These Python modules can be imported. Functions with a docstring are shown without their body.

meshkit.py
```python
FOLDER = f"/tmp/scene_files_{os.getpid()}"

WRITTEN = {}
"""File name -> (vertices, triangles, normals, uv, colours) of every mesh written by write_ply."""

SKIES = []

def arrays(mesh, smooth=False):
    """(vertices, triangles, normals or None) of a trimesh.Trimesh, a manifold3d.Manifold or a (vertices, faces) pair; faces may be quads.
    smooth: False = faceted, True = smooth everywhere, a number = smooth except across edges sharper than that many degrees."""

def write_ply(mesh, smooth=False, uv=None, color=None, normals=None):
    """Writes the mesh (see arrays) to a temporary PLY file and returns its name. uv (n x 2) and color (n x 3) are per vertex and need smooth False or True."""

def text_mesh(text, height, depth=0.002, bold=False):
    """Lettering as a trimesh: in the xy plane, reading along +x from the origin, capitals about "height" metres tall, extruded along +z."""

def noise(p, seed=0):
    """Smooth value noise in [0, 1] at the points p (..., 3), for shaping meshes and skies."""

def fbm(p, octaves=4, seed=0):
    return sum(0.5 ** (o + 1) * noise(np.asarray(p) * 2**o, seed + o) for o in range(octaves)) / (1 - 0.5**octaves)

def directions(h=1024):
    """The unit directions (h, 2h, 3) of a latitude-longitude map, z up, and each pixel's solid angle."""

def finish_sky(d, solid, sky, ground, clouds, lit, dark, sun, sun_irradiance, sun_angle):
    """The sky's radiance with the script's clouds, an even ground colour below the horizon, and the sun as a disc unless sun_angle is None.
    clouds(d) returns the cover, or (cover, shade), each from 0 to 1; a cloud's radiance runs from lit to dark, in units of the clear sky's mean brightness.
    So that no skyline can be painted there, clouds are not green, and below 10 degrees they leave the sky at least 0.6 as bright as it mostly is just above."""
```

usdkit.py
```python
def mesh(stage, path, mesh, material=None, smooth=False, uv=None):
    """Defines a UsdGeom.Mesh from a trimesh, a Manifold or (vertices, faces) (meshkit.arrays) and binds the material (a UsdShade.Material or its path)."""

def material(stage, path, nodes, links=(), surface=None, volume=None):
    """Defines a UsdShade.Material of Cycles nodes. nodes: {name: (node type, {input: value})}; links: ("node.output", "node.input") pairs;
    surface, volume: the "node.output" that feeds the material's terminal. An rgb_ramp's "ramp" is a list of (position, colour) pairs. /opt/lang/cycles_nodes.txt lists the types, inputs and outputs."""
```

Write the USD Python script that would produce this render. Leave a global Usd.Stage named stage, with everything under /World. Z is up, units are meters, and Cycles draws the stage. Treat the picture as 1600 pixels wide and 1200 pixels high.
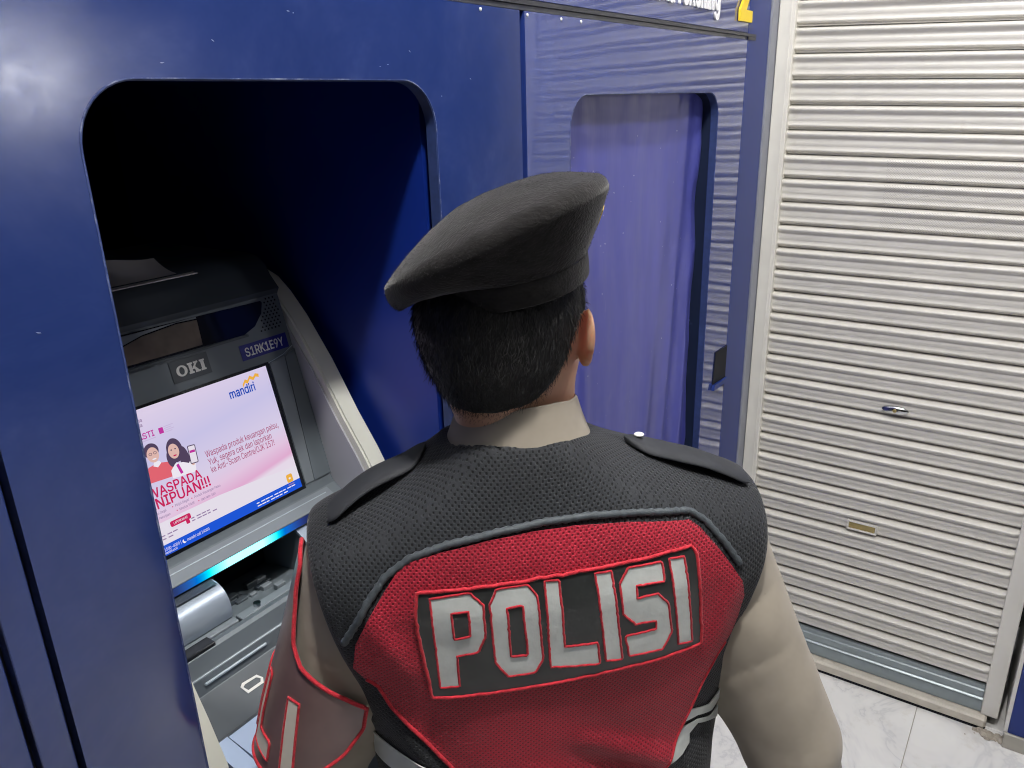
import math
import numpy as np
import trimesh
import shapely
from shapely.geometry import Polygon, box as sbox, LineString, Point
from shapely import affinity
from scipy.interpolate import PchipInterpolator
import usdkit, meshkit
from pxr import Usd, UsdGeom, UsdLux, UsdShade, Gf, Sdf, Vt

# ------------------------------------------------------------------ stage, camera, sky, lamps
stage = Usd.Stage.CreateInMemory()
UsdGeom.SetStageUpAxis(stage, UsdGeom.Tokens.z)
UsdGeom.SetStageMetersPerUnit(stage, 1.0)
UsdGeom.Xform.Define(stage, '/World')
stage.SetDefaultPrim(stage.GetPrimAtPath('/World'))
UsdGeom.Scope.Define(stage, '/World/Looks')

EYE = (0.0, 0.0, 1.83)
PITCH, ROLL, HEAD = 0.34674, 0.0285, 0.96152
EXPOSURE = 0.0
LAMP_POWER = 1350.0        # emission of the bulb over the kiosk
SIDE_POWER = 430.0       # emission of the bulb towards the shutter
FAR_POWER = 95.0         # emission of the bulb further back under the canopy

cam = UsdGeom.Camera.Define(stage, '/World/camera')
cp, sp = math.cos(PITCH), math.sin(PITCH)
fwd = np.array([math.sin(HEAD) * cp, math.cos(HEAD) * cp, -sp])
rt0 = np.array([math.cos(HEAD), -math.sin(HEAD), 0.0])
dn0 = np.cross(fwd, rt0)
rt = math.cos(ROLL) * rt0 + math.sin(ROLL) * dn0
dn = -math.sin(ROLL) * rt0 + math.cos(ROLL) * dn0
rows = [list(rt) + [0], list(-dn) + [0], list(-fwd) + [0], list(EYE) + [1]]
cam.AddTransformOp().Set(Gf.Matrix4d(*[float(v) for r in rows for v in r]))
cam.CreateHorizontalApertureAttr(36.0)
cam.CreateVerticalApertureAttr(27.0)
cam.CreateFocalLengthAttr(27.56)
cam.CreateClippingRangeAttr(Gf.Vec2f(0.01, 500.0))
cam.CreateExposureAttr(EXPOSURE)

sky = UsdLux.DomeLight.Define(stage, '/World/sky')
skym = usdkit.material(stage, '/World/Looks/night_sky', {
    's': ('sky_texture', {'sky_type': 'single_scattering', 'sun_disc': False, 'sun_elevation': -0.02, 'sun_rotation': 2.2}),
    'b': ('background_shader', {'strength': 0.02})}, [('s.color', 'b.color')], surface='b.background')
UsdShade.MaterialBindingAPI.Apply(sky.GetPrim()).Bind(skym)
sky.GetPrim().SetCustomDataByKey('kind', 'structure')

# ------------------------------------------------------------------ helpers
USED = {}
ORG = {}


def uniq(parent, name):
    k = (parent, name)
    n = USED.get(k, 0)
    USED[k] = n + 1
    return f'{parent}/{name}' if n == 0 else f'{parent}/{name}_{n:03d}'


def tagp(prim, label=None, cat=None, group=None, kind=None):
    for k, v in (('label', label), ('category', cat), ('group', group), ('kind', kind)):
        if v:
            prim.SetCustomDataByKey(k, v)


def thing(name, label=None, cat=None, loc=(0, 0, 0), rotz=0.0, group=None, kind=None):
    p = uniq('/World', name)
    x = UsdGeom.Xform.Define(stage, p)
    x.AddTranslateOp().Set(Gf.Vec3d(*[float(c) for c in loc]))
    if rotz:
        x.AddRotateZOp().Set(float(rotz))
    tagp(x.GetPrim(), label, cat, group, kind)
    ORG[p] = (np.array(loc, float), bool(rotz))
    return p


def base_org(path):
    for p, (o, local) in ORG.items():
        if path == p or path.startswith(p + '/'):
            return np.zeros(3) if local else o
    return np.zeros(3)


def part(parent, name, mesh, mat, smooth=30, uv=None, label=None, kind=None):
    """One Mesh prim under a thing or a part; mesh in world coordinates (in the thing's own when it is turned)."""
    p = uniq(parent, name)
    o = base_org(parent)
    if hasattr(mesh, 'vertices'):
        mesh = trimesh.Trimesh(np.array(mesh.vertices) - o, np.array(mesh.faces), process=False)
    else:
        mesh = (np.asarray(mesh[0], float) - o, mesh[1])
    m = usdkit.mesh(stage, p, mesh, mat, smooth=smooth, uv=uv)
    tagp(m.GetPrim(), label, None, None, kind)
    return p


def single(name, mesh, mat, label=None, cat=None, kind=None, smooth=30, group=None):
    p = uniq('/World', name)
    m = usdkit.mesh(stage, p, mesh, mat, smooth=smooth)
    tagp(m.GetPrim(), label, cat, group, kind)
    return p


def cat(*ms):
    return trimesh.util.concatenate([m for m in ms])


def bx(x0, x1, y0, y1, z0, z1, bev=0.0):
    if bev <= 0:
        m = trimesh.creation.box((x1 - x0, y1 - y0, z1 - z0))
        m.apply_translation(((x0 + x1) / 2, (y0 + y1) / 2, (z0 + z1) / 2))
        return m
    pts = []
    for sx, X in ((1, x0), (-1, x1)):
        for sy, Y in ((1, y0), (-1, y1)):
            for sz, Z in ((1, z0), (-1, z1)):
                pts += [(X, Y + sy * bev, Z + sz * bev), (X + sx * bev, Y, Z + sz * bev), (X + sx * bev, Y + sy * bev, Z)]
    return trimesh.convex.convex_hull(np.array(pts))


def ext(poly, h):
    polys = getattr(poly, 'geoms', [poly])
    return cat(*[trimesh.creation.extrude_polygon(g, h, engine='earcut') for g in polys if g.area > 1e-9])


def ext_y(poly, y0, y1):
    """poly in (x, z), from y0 (front) to y1 (back)."""
    m = ext(poly, y1 - y0)
    v = np.array(m.vertices)
    return trimesh.Trimesh(np.c_[v[:, 0], y0 + v[:, 2], v[:, 1]], m.faces[:, ::-1], process=False)


def ext_x(poly, x0, x1):
    """poly in (y, z), from x0 to x1."""
    m = ext(poly, x1 - x0)
    v = np.array(m.vertices)
    return trimesh.Trimesh(np.c_[x0 + v[:, 2], v[:, 0], v[:, 1]], m.faces, process=False)


def rrect(x0, x1, z0, z1, r, seg=10):
    return sbox(x0 + r, z0 + r, x1 - r, z1 - r).buffer(r, quad_segs=seg)


def tube(path, r, closed=False, n=8):
    """A round cord along a path of points."""
    P = np.asarray(path, float)
    if closed:
        T = np.roll(P, -1, 0) - np.roll(P, 1, 0)
    else:
        T = np.gradient(P, axis=0)
    T /= np.maximum(np.linalg.norm(T, axis=1, keepdims=True), 1e-12)
    u = np.cross(T[0], [0.3, 0.5, 0.8]); u /= np.linalg.norm(u)
    rings = []
    R = np.broadcast_to(np.asarray(r, float), (len(P),))
    ang = np.linspace(0, 2 * np.pi, n, endpoint=False)
    for i in range(len(P)):
        u = u - T[i] * (u @ T[i]); u /= np.linalg.norm(u)
        w = np.cross(T[i], u)
        rings.append(P[i] + R[i] * (np.cos(ang)[:, None] * u + np.sin(ang)[:, None] * w))
    V = np.concatenate(rings)
    F = []
    m = len(P)
    for i in range(m if closed else m - 1):
        a, b = i * n, ((i + 1) % m) * n
        for k in range(n):
            k2 = (k + 1) % n
            F += [(a + k, a + k2, b + k2), (a + k, b + k2, b + k)]
    if not closed:
        V = np.vstack([V, P[0], P[-1]])
        c0, c1 = m * n, m * n + 1
        for k in range(n):
            k2 = (k + 1) % n
            F += [(c0, k2, k), (c1, (m - 1) * n + k, (m - 1) * n + k2)]
    return trimesh.Trimesh(V, F, process=False)


def loft(rings, close_u=True, cap=False):
    """rings: (m, n, 3) grid of points."""
    G = np.asarray(rings, float)
    m, n = G.shape[:2]
    V = G.reshape(-1, 3)
    F = []
    for i in range(m - 1):
        for k in range(n if close_u else n - 1):
            k2 = (k + 1) % n
            a, b, c, d = i * n + k, i * n + k2, (i + 1) * n + k2, (i + 1) * n + k
            F += [(a, b, c), (a, c, d)]
    if cap:
        V = np.vstack([V, G[0].mean(0), G[-1].mean(0)])
        for k in range(n):
            k2 = (k + 1) % n
            F += [(m * n, k2, k), (m * n + 1, (m - 1) * n + k, (m - 1) * n + k2)]
    return trimesh.Trimesh(V, np.array(F), process=False)


def ellipsoid(c, r, sub=3):
    m = trimesh.creation.icosphere(subdivisions=sub)
    m.vertices = np.array(m.vertices) * np.array(r) + np.array(c)
    return m


def resample(poly, step, closed=True):
    c = np.array(poly.exterior.coords if hasattr(poly, 'exterior') else poly.coords)
    L = LineString(c)
    n = max(3, int(round(L.length / step)))
    ts = np.linspace(0, L.length, n, endpoint=not closed)
    return np.array([L.interpolate(t).coords[0] for t in ts])


def subdiv(m, e):
    v, f = trimesh.remesh.subdivide_to_size(np.array(m.vertices), np.array(m.faces), e, max_iter=12)
    t = trimesh.Trimesh(v, f, process=False)
    t.merge_vertices()
    return t


# ------------------------------------------------------------------ materials
LK = '/World/Looks/'


def pbr(name, col, rough=0.5, metal=0.0, spec=0.5, var=0.0, vscale=6.0, bump=0.0, bscale=200.0, coat=0.0, coat_rough=0.05,
        sheen=0.0, rvar=0.0, dirt=None, dscale=3.0, dlo=0.55, dhi=0.75, bdist=0.001, sub=0.0, stretch=None, bdetail=3.0, btype='fBM'):
    """Principled material with mottled colour, uneven gloss, fine relief and optional stains, all in object space."""
    n = {'tc': ('texture_coordinate', {}), 'p': ('principled_bsdf', {'base_color': col, 'roughness': rough, 'metallic': metal, 'specular_ior_level': spec})}
    L = []
    src = 'tc.object'
    if stretch:
        n['mp'] = ('mapping', {'scale': stretch})
        L.append(('tc.object', 'mp.vector')); src = 'mp.vector'
    if coat:
        n['p'][1].update(coat_weight=coat, coat_roughness=coat_rough)
    if sheen:
        n['p'][1].update(sheen_weight=sheen, sheen_roughness=0.4)
    if sub:
        n['p'][1].update(subsurface_weight=sub, subsurface_scale=0.006, subsurface_radius=(1, 0.25, 0.12))
    out = None
    if var or dirt is not None:
        n['n1'] = ('noise_texture', {'scale': vscale, 'detail': 6.0, 'roughness': 0.6})
        L.append((src, 'n1.vector'))
        lo = tuple(max(0, c * (1 - var)) for c in col); hi = tuple(min(1, c * (1 + var)) for c in col)
        n['r1'] = ('rgb_ramp', {'ramp': [(0.25, lo), (0.75, hi)]})
        L.append(('n1.fac', 'r1.fac'))
        out = 'r1.color'
        if dirt is not None:
            n['n2'] = ('noise_texture', {'scale': dscale, 'detail': 8.0, 'roughness': 0.68})
            L.append((src, 'n2.vector'))
            n['r2'] = ('rgb_ramp', {'ramp': [(dlo, (0, 0, 0)), (dhi, (1, 1, 1))]})
            L.append(('n2.fac', 'r2.fac'))
            n['mx'] = ('mix_color', {'b': dirt})
            L += [('r2.color', 'mx.fac'), (out, 'mx.a')]
            out = 'mx.result'
        L.append((out, 'p.base_color'))
    if rvar:
        n['n3'] = ('noise_texture', {'scale': vscale * 0.7, 'detail': 5.0})
        L.append((src, 'n3.vector'))
        n['r3'] = ('map_range', {'from_min': 0.3, 'from_max': 0.7, 'to_min': max(0.02, rough - rvar), 'to_max': min(1, rough + rvar)})
        L += [('n3.fac', 'r3.value'), ('r3.result', 'p.roughness')]
    if bump:
        n['n4'] = ('noise_texture', {'scale': bscale, 'detail': bdetail, 'type': btype, 'distortion': 0.6 if btype != 'fBM' else 0.0})
        L.append((src, 'n4.vector'))
        n['b'] = ('bump', {'strength': bump, 'distance': bdist})
        L += [('n4.fac', 'b.height'), ('b.normal', 'p.normal')]
    return usdkit.material(stage, LK + name, n, L, surface='p.BSDF')


def emit(name, col, s):
    return usdkit.material(stage, LK + name, {'e': ('emission', {'color': col, 'strength': s})}, [], surface='e.emission')


def panel_blue(name, wav, rough=0.09, seed=0.0, col=(0.016, 0.033, 0.140), coat=0.0):
    """Glossy blue laminate with slight oil-canning, smears and specks."""
    n = {'tc': ('geometry', {}), 'mp': ('mapping', {'location': (seed, seed * 0.7, 0), 'scale': (1, 1, 1)}),
         'mps': ('mapping', {'location': (seed, 0, 0), 'scale': (1.6, 1.6, 1.0)}),
         'n0': ('noise_texture', {'scale': 2.2, 'detail': 1.0}), 'n1': ('noise_texture', {'scale': 5.0, 'detail': 7.0, 'roughness': 0.65, 'distortion': 0.4}),
         'n2': ('noise_texture', {'scale': 60.0, 'detail': 2.0}),
         'sc': ('noise_texture', {'scale': 230.0, 'detail': 1.0}), 'scr': ('rgb_ramp', {'ramp': [(0.90, (0, 0, 0)), (0.915, (1, 1, 1))]}),
         'rr': ('rgb_ramp', {'ramp': [(0.3, tuple(c * 0.9 for c in col)), (0.56, col), (0.8, (col[0] + .016, col[1] + .022, col[2] + .04))]}),
         'mx': ('mix_color', {'b': (0.45, 0.5, 0.6)}),
         'ro': ('map_range', {'from_min': 0.35, 'from_max': 0.7, 'to_min': rough, 'to_max': rough + 0.14}),
         'b1': ('bump', {'strength': 1.0, 'distance': wav}), 'b2': ('bump', {'strength': 0.03, 'distance': 0.001}),
         'p': ('principled_bsdf', {'specular_ior_level': 0.7, 'coat_weight': coat, 'coat_roughness': rough * 0.7})}
    L = [('tc.position', 'mp.vector'), ('tc.position', 'mps.vector'), ('mps.vector', 'n0.vector'), ('mp.vector', 'n1.vector'), ('mp.vector', 'n2.vector'), ('mp.vector', 'sc.vector'),
         ('sc.fac', 'scr.fac'), ('n1.fac', 'rr.fac'), ('rr.color', 'mx.a'), ('scr.color', 'mx.fac'), ('mx.result', 'p.base_color'),
         ('n1.fac', 'ro.value'), ('ro.result', 'p.roughness'), ('n0.fac', 'b1.height'), ('n2.fac', 'b2.height'), ('b1.normal', 'b2.normal'), ('b2.normal', 'p.normal'), ('b2.normal', 'p.coat_normal')]
    return usdkit.material(stage, LK + name, n, L, surface='p.BSDF')


def mesh_cloth(name, col, hole, pitch=0.0078, rough=0.75, spec=0.3):
    """Sports-mesh fabric: a staggered lattice of small holes, laid on from the three sides of the garment."""
    k = 2 * math.pi / pitch
    n = {'tc': ('texture_coordinate', {}), 's': ('separate_xyz', {}), 'sn': ('separate_xyz', {}),
         'wob': ('noise_texture', {'scale': 14.0, 'detail': 2.0}), 'wm': ('vector_math', {'math_type': 'multiply_add', 'vector2': (0.006, 0.006, 0.006)}),
         'nz': ('noise_texture', {'scale': 9.0, 'detail': 4.0}),
         'rp': ('rgb_ramp', {'ramp': [(0.0, col), (0.30, col), (0.58, hole), (1.0, hole)]}),
         'hr': ('map_range', {'from_min': 0.1, 'from_max': 0.6, 'to_min': 1.0, 'to_max': 0.0, 'clamp': True}),
         'b': ('bump', {'strength': 0.6, 'distance': 0.0012}),
         'vr': ('rgb_ramp', {'ramp': [(0.3, (0.8, 0.8, 0.8)), (0.7, (1.15, 1.15, 1.15))]}),
         'mu': ('mix_color', {'blend_type': 'multiply', 'fac': 1.0, 'use_clamp': False}),
         'p': ('principled_bsdf', {'roughness': rough, 'specular_ior_level': spec, 'sheen_weight': 0.10, 'sheen_roughness': 0.4})}
    L = [('tc.object', 'wob.vector'), ('wob.color', 'wm.vector1'), ('tc.object', 'wm.vector3'), ('wm.vector', 's.vector'), ('tc.normal', 'sn.vector')]
    for a in 'xyz':
        n['k' + a] = ('math', {'math_type': 'multiply', 'value2': k}); n['s' + a] = ('math', {'math_type': 'sine'})
        n['a' + a] = ('math', {'math_type': 'absolute'}); n['w' + a] = ('math', {'math_type': 'power', 'value2': 6.0})
        L += [('s.' + a, 'k' + a + '.value1'), ('k' + a + '.value', 's' + a + '.value1'), ('sn.' + a, 'a' + a + '.value1'), ('a' + a + '.value', 'w' + a + '.value1')]
    for a, b, c in (('x', 'y', 'z'), ('y', 'x', 'z'), ('z', 'x', 'y')):
        n['m' + a] = ('math', {'math_type': 'multiply'}); n['q' + a] = ('math', {'math_type': 'multiply'})
        L += [('s' + b + '.value', 'm' + a + '.value1'), ('s' + c + '.value', 'm' + a + '.value2'), ('m' + a + '.value', 'q' + a + '.value1'), ('w' + a + '.value', 'q' + a + '.value2')]
    for q_, (u, v, pre) in {'t1': ('x', 'y', 'q'), 't2': ('x', 'y', 'w')}.items():
        n[q_] = ('math', {'math_type': 'add'}); n[q_ + 'b'] = ('math', {'math_type': 'add'})
        L += [(pre + 'x.value', q_ + '.value1'), (pre + 'y.value', q_ + '.value2'), (q_ + '.value', q_ + 'b.value1'), (pre + 'z.value', q_ + 'b.value2')]
    n['dv'] = ('math', {'math_type': 'divide'})
    L += [('t1b.value', 'dv.value1'), ('t2b.value', 'dv.value2'), ('dv.value', 'rp.fac'), ('dv.value', 'hr.value'), ('hr.result', 'b.height'), ('b.normal', 'p.normal'),
          ('tc.object', 'nz.vector'), ('nz.fac', 'vr.fac'), ('rp.color', 'mu.a'), ('vr.color', 'mu.b'), ('mu.result', 'p.base_color')]
    return usdkit.material(stage, LK + name, n, L, surface='p.BSDF')


M = {}
XS = 2.35825      # plane of the roller shutter
D = 0.72034       # plane of the blue kiosk front

M['blue'] = panel_blue('blue_laminate', 0.0016, rough=0.15)
M['blue_wavy'] = panel_blue('blue_laminate_wavy', 0.0019, rough=0.04, seed=3.1, col=(0.018, 0.039, 0.20), coat=0.8)
M['blue_matte'] = pbr('blue_matte', (0.010, 0.028, 0.17), rough=0.42, spec=0.35, var=0.12, vscale=5, bump=0.05, bscale=90)
M['blue_inner'] = pbr('blue_inner_wall', (0.006, 0.024, 0.22), rough=0.34, spec=0.4, var=0.1, vscale=4, bump=0.06, bscale=70)
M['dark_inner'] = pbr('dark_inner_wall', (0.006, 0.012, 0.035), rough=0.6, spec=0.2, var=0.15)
M['groove'] = pbr('groove_black', (0.012, 0.013, 0.018), rough=0.7, spec=0.2)
M['edge'] = pbr('cut_laminate_edge', (0.022, 0.04, 0.13), rough=0.5, var=0.3, vscale=60)
M['alu'] = pbr('grey_aluminium', (0.25, 0.265, 0.32), rough=0.42, metal=0.25, var=0.08, bump=0.05, bscale=150)
M['dark_trim'] = pbr('dark_trim', (0.05, 0.052, 0.06), rough=0.45, metal=0.4, var=0.2, vscale=20)
M['grey_trim'] = pbr('grey_trim', (0.14, 0.145, 0.155), rough=0.4, metal=0.5, var=0.2, vscale=20)
M['white_letter'] = pbr('white_letter', (0.82, 0.82, 0.84), rough=0.5)
M['yellow_letter'] = pbr('yellow_letter', (0.85, 0.62, 0.03), rough=0.5)
M['cream'] = pbr('cream_slat', (0.70, 0.680, 0.635), rough=0.36, spec=0.5, var=0.05, vscale=12, dirt=(0.50, 0.46, 0.40), dscale=7, dlo=0.62, dhi=0.86, bump=0.05, bscale=40, rvar=0.07)
M['post'] = pbr('cream_post', (0.72, 0.705, 0.66), rough=0.42, var=0.05, vscale=10, dirt=(0.40, 0.36, 0.3), dscale=6, dlo=0.66, dhi=0.85, bump=0.05, bscale=40)
M['gap'] = pbr('shutter_gap', (0.22, 0.21, 0.19), rough=0.7)
M['rail'] = pbr('bluegrey_rail', (0.27, 0.315, 0.335), rough=0.35, metal=0.35, var=0.1, vscale=14, bump=0.05, bscale=80)
M['sill'] = pbr('sill_cream', (0.58, 0.54, 0.47), rough=0.5, var=0.1, vscale=20, dirt=(0.3, 0.25, 0.19), dscale=14, dlo=0.58, dhi=0.75)
M['chrome'] = pbr('lock_chrome', (0.55, 0.56, 0.58), rough=0.18, metal=1.0)
M['gold'] = pbr('brass_slot', (0.42, 0.33, 0.14), rough=0.38, metal=0.7, var=0.1)
M['white_plastic'] = pbr('white_plastic', (0.74, 0.73, 0.68), rough=0.45)
M['ceiling'] = pbr('ceiling_white', (0.62, 0.62, 0.61), rough=0.8, var=0.05)
M['asphalt'] = pbr('asphalt', (0.05, 0.05, 0.05), rough=0.9, var=0.25, vscale=30, bump=0.4, bscale=120)
M['grout'] = pbr('grout', (0.38, 0.35, 0.30), rough=0.85, var=0.2, vscale=30)
M['tile_base'] = pbr('skirting_tile', (0.42, 0.40, 0.35), rough=0.3, var=0.1, vscale=12, dirt=(0.28, 0.24, 0.18), dscale=9)
M['mortar'] = pbr('rough_mortar', (0.42, 0.38, 0.32), rough=0.95, var=0.25, vscale=40, bump=0.8, bscale=150, bdist=0.004)


def marble():
    n = {'tc': ('geometry', {}), 'nw': ('noise_texture', {'scale': 1.5, 'detail': 6.0, 'roughness': 0.62, 'distortion': 1.3}),
         'sub': ('math', {'math_type': 'subtract', 'value2': 0.5}), 'ab': ('math', {'math_type': 'absolute'}),
         'vr': ('rgb_ramp', {'ramp': [(0.0, (0.70, 0.70, 0.705)), (0.012, (0.80, 0.795, 0.79)), (0.05, (0.86, 0.855, 0.84)), (0.25, (0.88, 0.875, 0.86))]}),
         'nd': ('noise_texture', {'scale': 9.0, 'detail': 8.0, 'roughness': 0.7}), 'dr': ('rgb_ramp', {'ramp': [(0.55, (0, 0, 0)), (0.80, (0.55, 0.55, 0.55))]}),
         'mx': ('mix_color', {'b': (0.50, 0.45, 0.37)}), 'ro': ('map_range', {'from_min': 0.3, 'from_max': 0.7, 'to_min': 0.10, 'to_max': 0.26}),
         'p': ('principled_bsdf', {'specular_ior_level': 0.5})}
    L = [('tc.position', 'nw.vector'), ('nw.fac', 'sub.value1'), ('sub.value', 'ab.value1'), ('ab.value', 'vr.fac'), ('tc.position', 'nd.vector'), ('nd.fac', 'dr.fac'),
         ('dr.color', 'mx.fac'), ('vr.color', 'mx.a'), ('mx.result', 'p.base_color'), ('nd.fac', 'ro.value'), ('ro.result', 'p.roughness')]
    return usdkit.material(stage, LK + 'marble_tile', n, L, surface='p.BSDF')


M['marble'] = marble()

# ------------------------------------------------------------------ ground, tiled porch floor, canopy
single('street', bx(-60, 60, -60, 60, -0.30, -0.16), M['asphalt'], kind='structure')
fl = thing('porch_floor', kind='structure', loc=(0, 0, 0))
part(fl, 'slab', bx(-2.80, XS + 0.6, -3.6, 1.6, -0.158, -0.006), M['grout'])
for i in range(-8, 2):
    for j in range(-6, 3):
        x1 = XS - 0.012 + 0.6 * i
        y0 = 0.102 + 0.6 * j
        if x1 - 0.6 < -2.8 or y0 < -3.6 or y0 + 0.6 > 1.6 or x1 > XS + 0.6:
            continue
        part(fl, 'tile', bx(x1 - 0.598, x1, y0 + 0.001, y0 + 0.599, -0.012, 0.0, 0.0015), M['marble'])
single('canopy_ceiling', bx(-3.0, XS + 0.6, -4.2, 1.7, 3.40, 3.52), M['ceiling'], kind='structure')

# ------------------------------------------------------------------ the blue kiosk front
fa = thing('kiosk_front', 'glossy blue panelled front with rounded openings, around the cash machine', 'kiosk front', loc=(0.6, D, 0))
hole1 = rrect(0.380, 0.869, 0.80, 1.858, 0.062)
hole2 = rrect(1.230, 1.935, 0.20, 1.836, 0.060)
TH = 0.018
part(fa, 'panel', ext_y(sbox(0.2565, 0.03, 1.0795, 1.9575).difference(hole1), D, D + TH), M['blue'])
part(fa, 'panel', ext_y(sbox(1.0935, 0.03, 2.110, 1.9575).difference(hole2), D, D + TH), M['blue_wavy'])
part(fa, 'panel', bx(0.2200, 0.2495, D, D + TH, 0.03, 1.9575, 0.001), M['blue'])
part(fa, 'panel', bx(-1.10, 0.2130, D, D + TH, 0.03, 1.9575, 0.001), M['blue'])
part(fa, 'fascia_panel', bx(-1.10, 1.0725, D, D + TH, 1.9735, 3.30, 0.001), M['blue'])
part(fa, 'fascia_panel', bx(1.0795, 2.110, D, D + TH, 1.9735, 3.30, 0.001), M['blue_wavy'])
# shadow gaps and trims
part(fa, 'backing', ext_y(sbox(-1.10, 0.03, 2.11, 3.3).difference(hole1.buffer(0.02)).difference(hole2.buffer(0.0125, join_style=2)), D + TH + 0.001, D + TH + 0.012), M['groove'])
part(fa, 'trim', bx(-1.10, 2.170, D - 0.002, D + 0.010, 1.9660, 1.9725), M['dark_trim'])
part(fa, 'trim', bx(-1.10, 2.110, D + 0.002, D + 0.012, 1.9585, 1.9652), M['grey_trim'])
part(fa, 'trim', bx(2.1105, 2.170, D - 0.002, D + 0.0, 1.9585, 1.9652), M['dark_trim'])
part(fa, 'corner_strip', bx(2.113, 2.282, D + 0.0005, D + 0.05, 0.0, 3.3, 0.002), M['blue_matte'])
part(fa, 'edge_profile', bx(2.285, XS - 0.006, D - 0.003, D + 0.05, 0.0, 3.3, 0.003), M['alu'])
part(fa, 'plinth', bx(-1.10, 2.11, D + 0.012, D + 0.03, 0.0, 0.03), M['dark_trim'])


def liner(hole, y0, y1, mat, name, t=0.012):
    ring = hole.buffer(t, join_style=2).difference(hole)
    part(fa, name, ext_y(ring, y0, y1), mat)


# niche of the cash machine: side walls, top, back
Y1, Y2 = D + TH + 0.0005, D + 0.80
part(fa, 'side_wall', bx(0.872, 0.884, Y1 + 0.013, Y2, 0.0, 1.93), M['blue_inner'])
part(fa, 'side_wall', bx(0.365, 0.377, Y1 + 0.013, Y2, 0.0, 1.93), M['blue_inner'])
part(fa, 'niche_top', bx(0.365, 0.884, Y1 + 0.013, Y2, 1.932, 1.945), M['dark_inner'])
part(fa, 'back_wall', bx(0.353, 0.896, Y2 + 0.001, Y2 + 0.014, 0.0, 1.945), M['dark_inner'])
M['chipped'] = pbr('chipped_rim', (0.03, 0.05, 0.16), rough=0.5, var=0.3, vscale=30, dirt=(0.26, 0.29, 0.40), dscale=32, dlo=0.50, dhi=0.66)
for hq in (hole1, hole2):
    part(fa, 'opening_rim', ext_y(hq.buffer(0.0014).difference(hq.buffer(0.0002)), D - 0.0005, D + 0.0008), M['chipped'], smooth=False)
# small white nicks in the laminate
rg = np.random.default_rng(21)
sc = []
for x, z in [(0.6319, 1.927), (0.6388, 1.9256), (0.7682, 1.8737), (0.7822, 1.8762), (0.4721, 1.8723), (0.5315, 1.894), (0.3092, 1.6497), (0.426, 1.537), (0.4402, 1.5321), (0.8247, 1.8929), (0.8844, 1.8384), (0.9508, 1.8607)]:
    if hole1.contains(Point(x, z)):
        continue
    w_, h_, a_ = rg.uniform(0.0007, 0.0024), rg.uniform(0.0003, 0.0006), rg.uniform(-40, 10)
    e_ = affinity.translate(affinity.rotate(Polygon([(-w_, -h_ * 0.3), (0, -h_), (w_, -h_ * 0.2), (w_ * 0.7, h_ * 0.6), (-w_ * 0.4, h_)]), a_), x, z)
    sc.append(ext_y(e_, D - 0.0003, D + 0.0005))
M['scuff'] = pbr('scuff_white', (0.42, 0.44, 0.52), rough=0.6)
part(fa, 'scuffs', cat(*sc), M['scuff'], smooth=False, kind='stuff')
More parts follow.
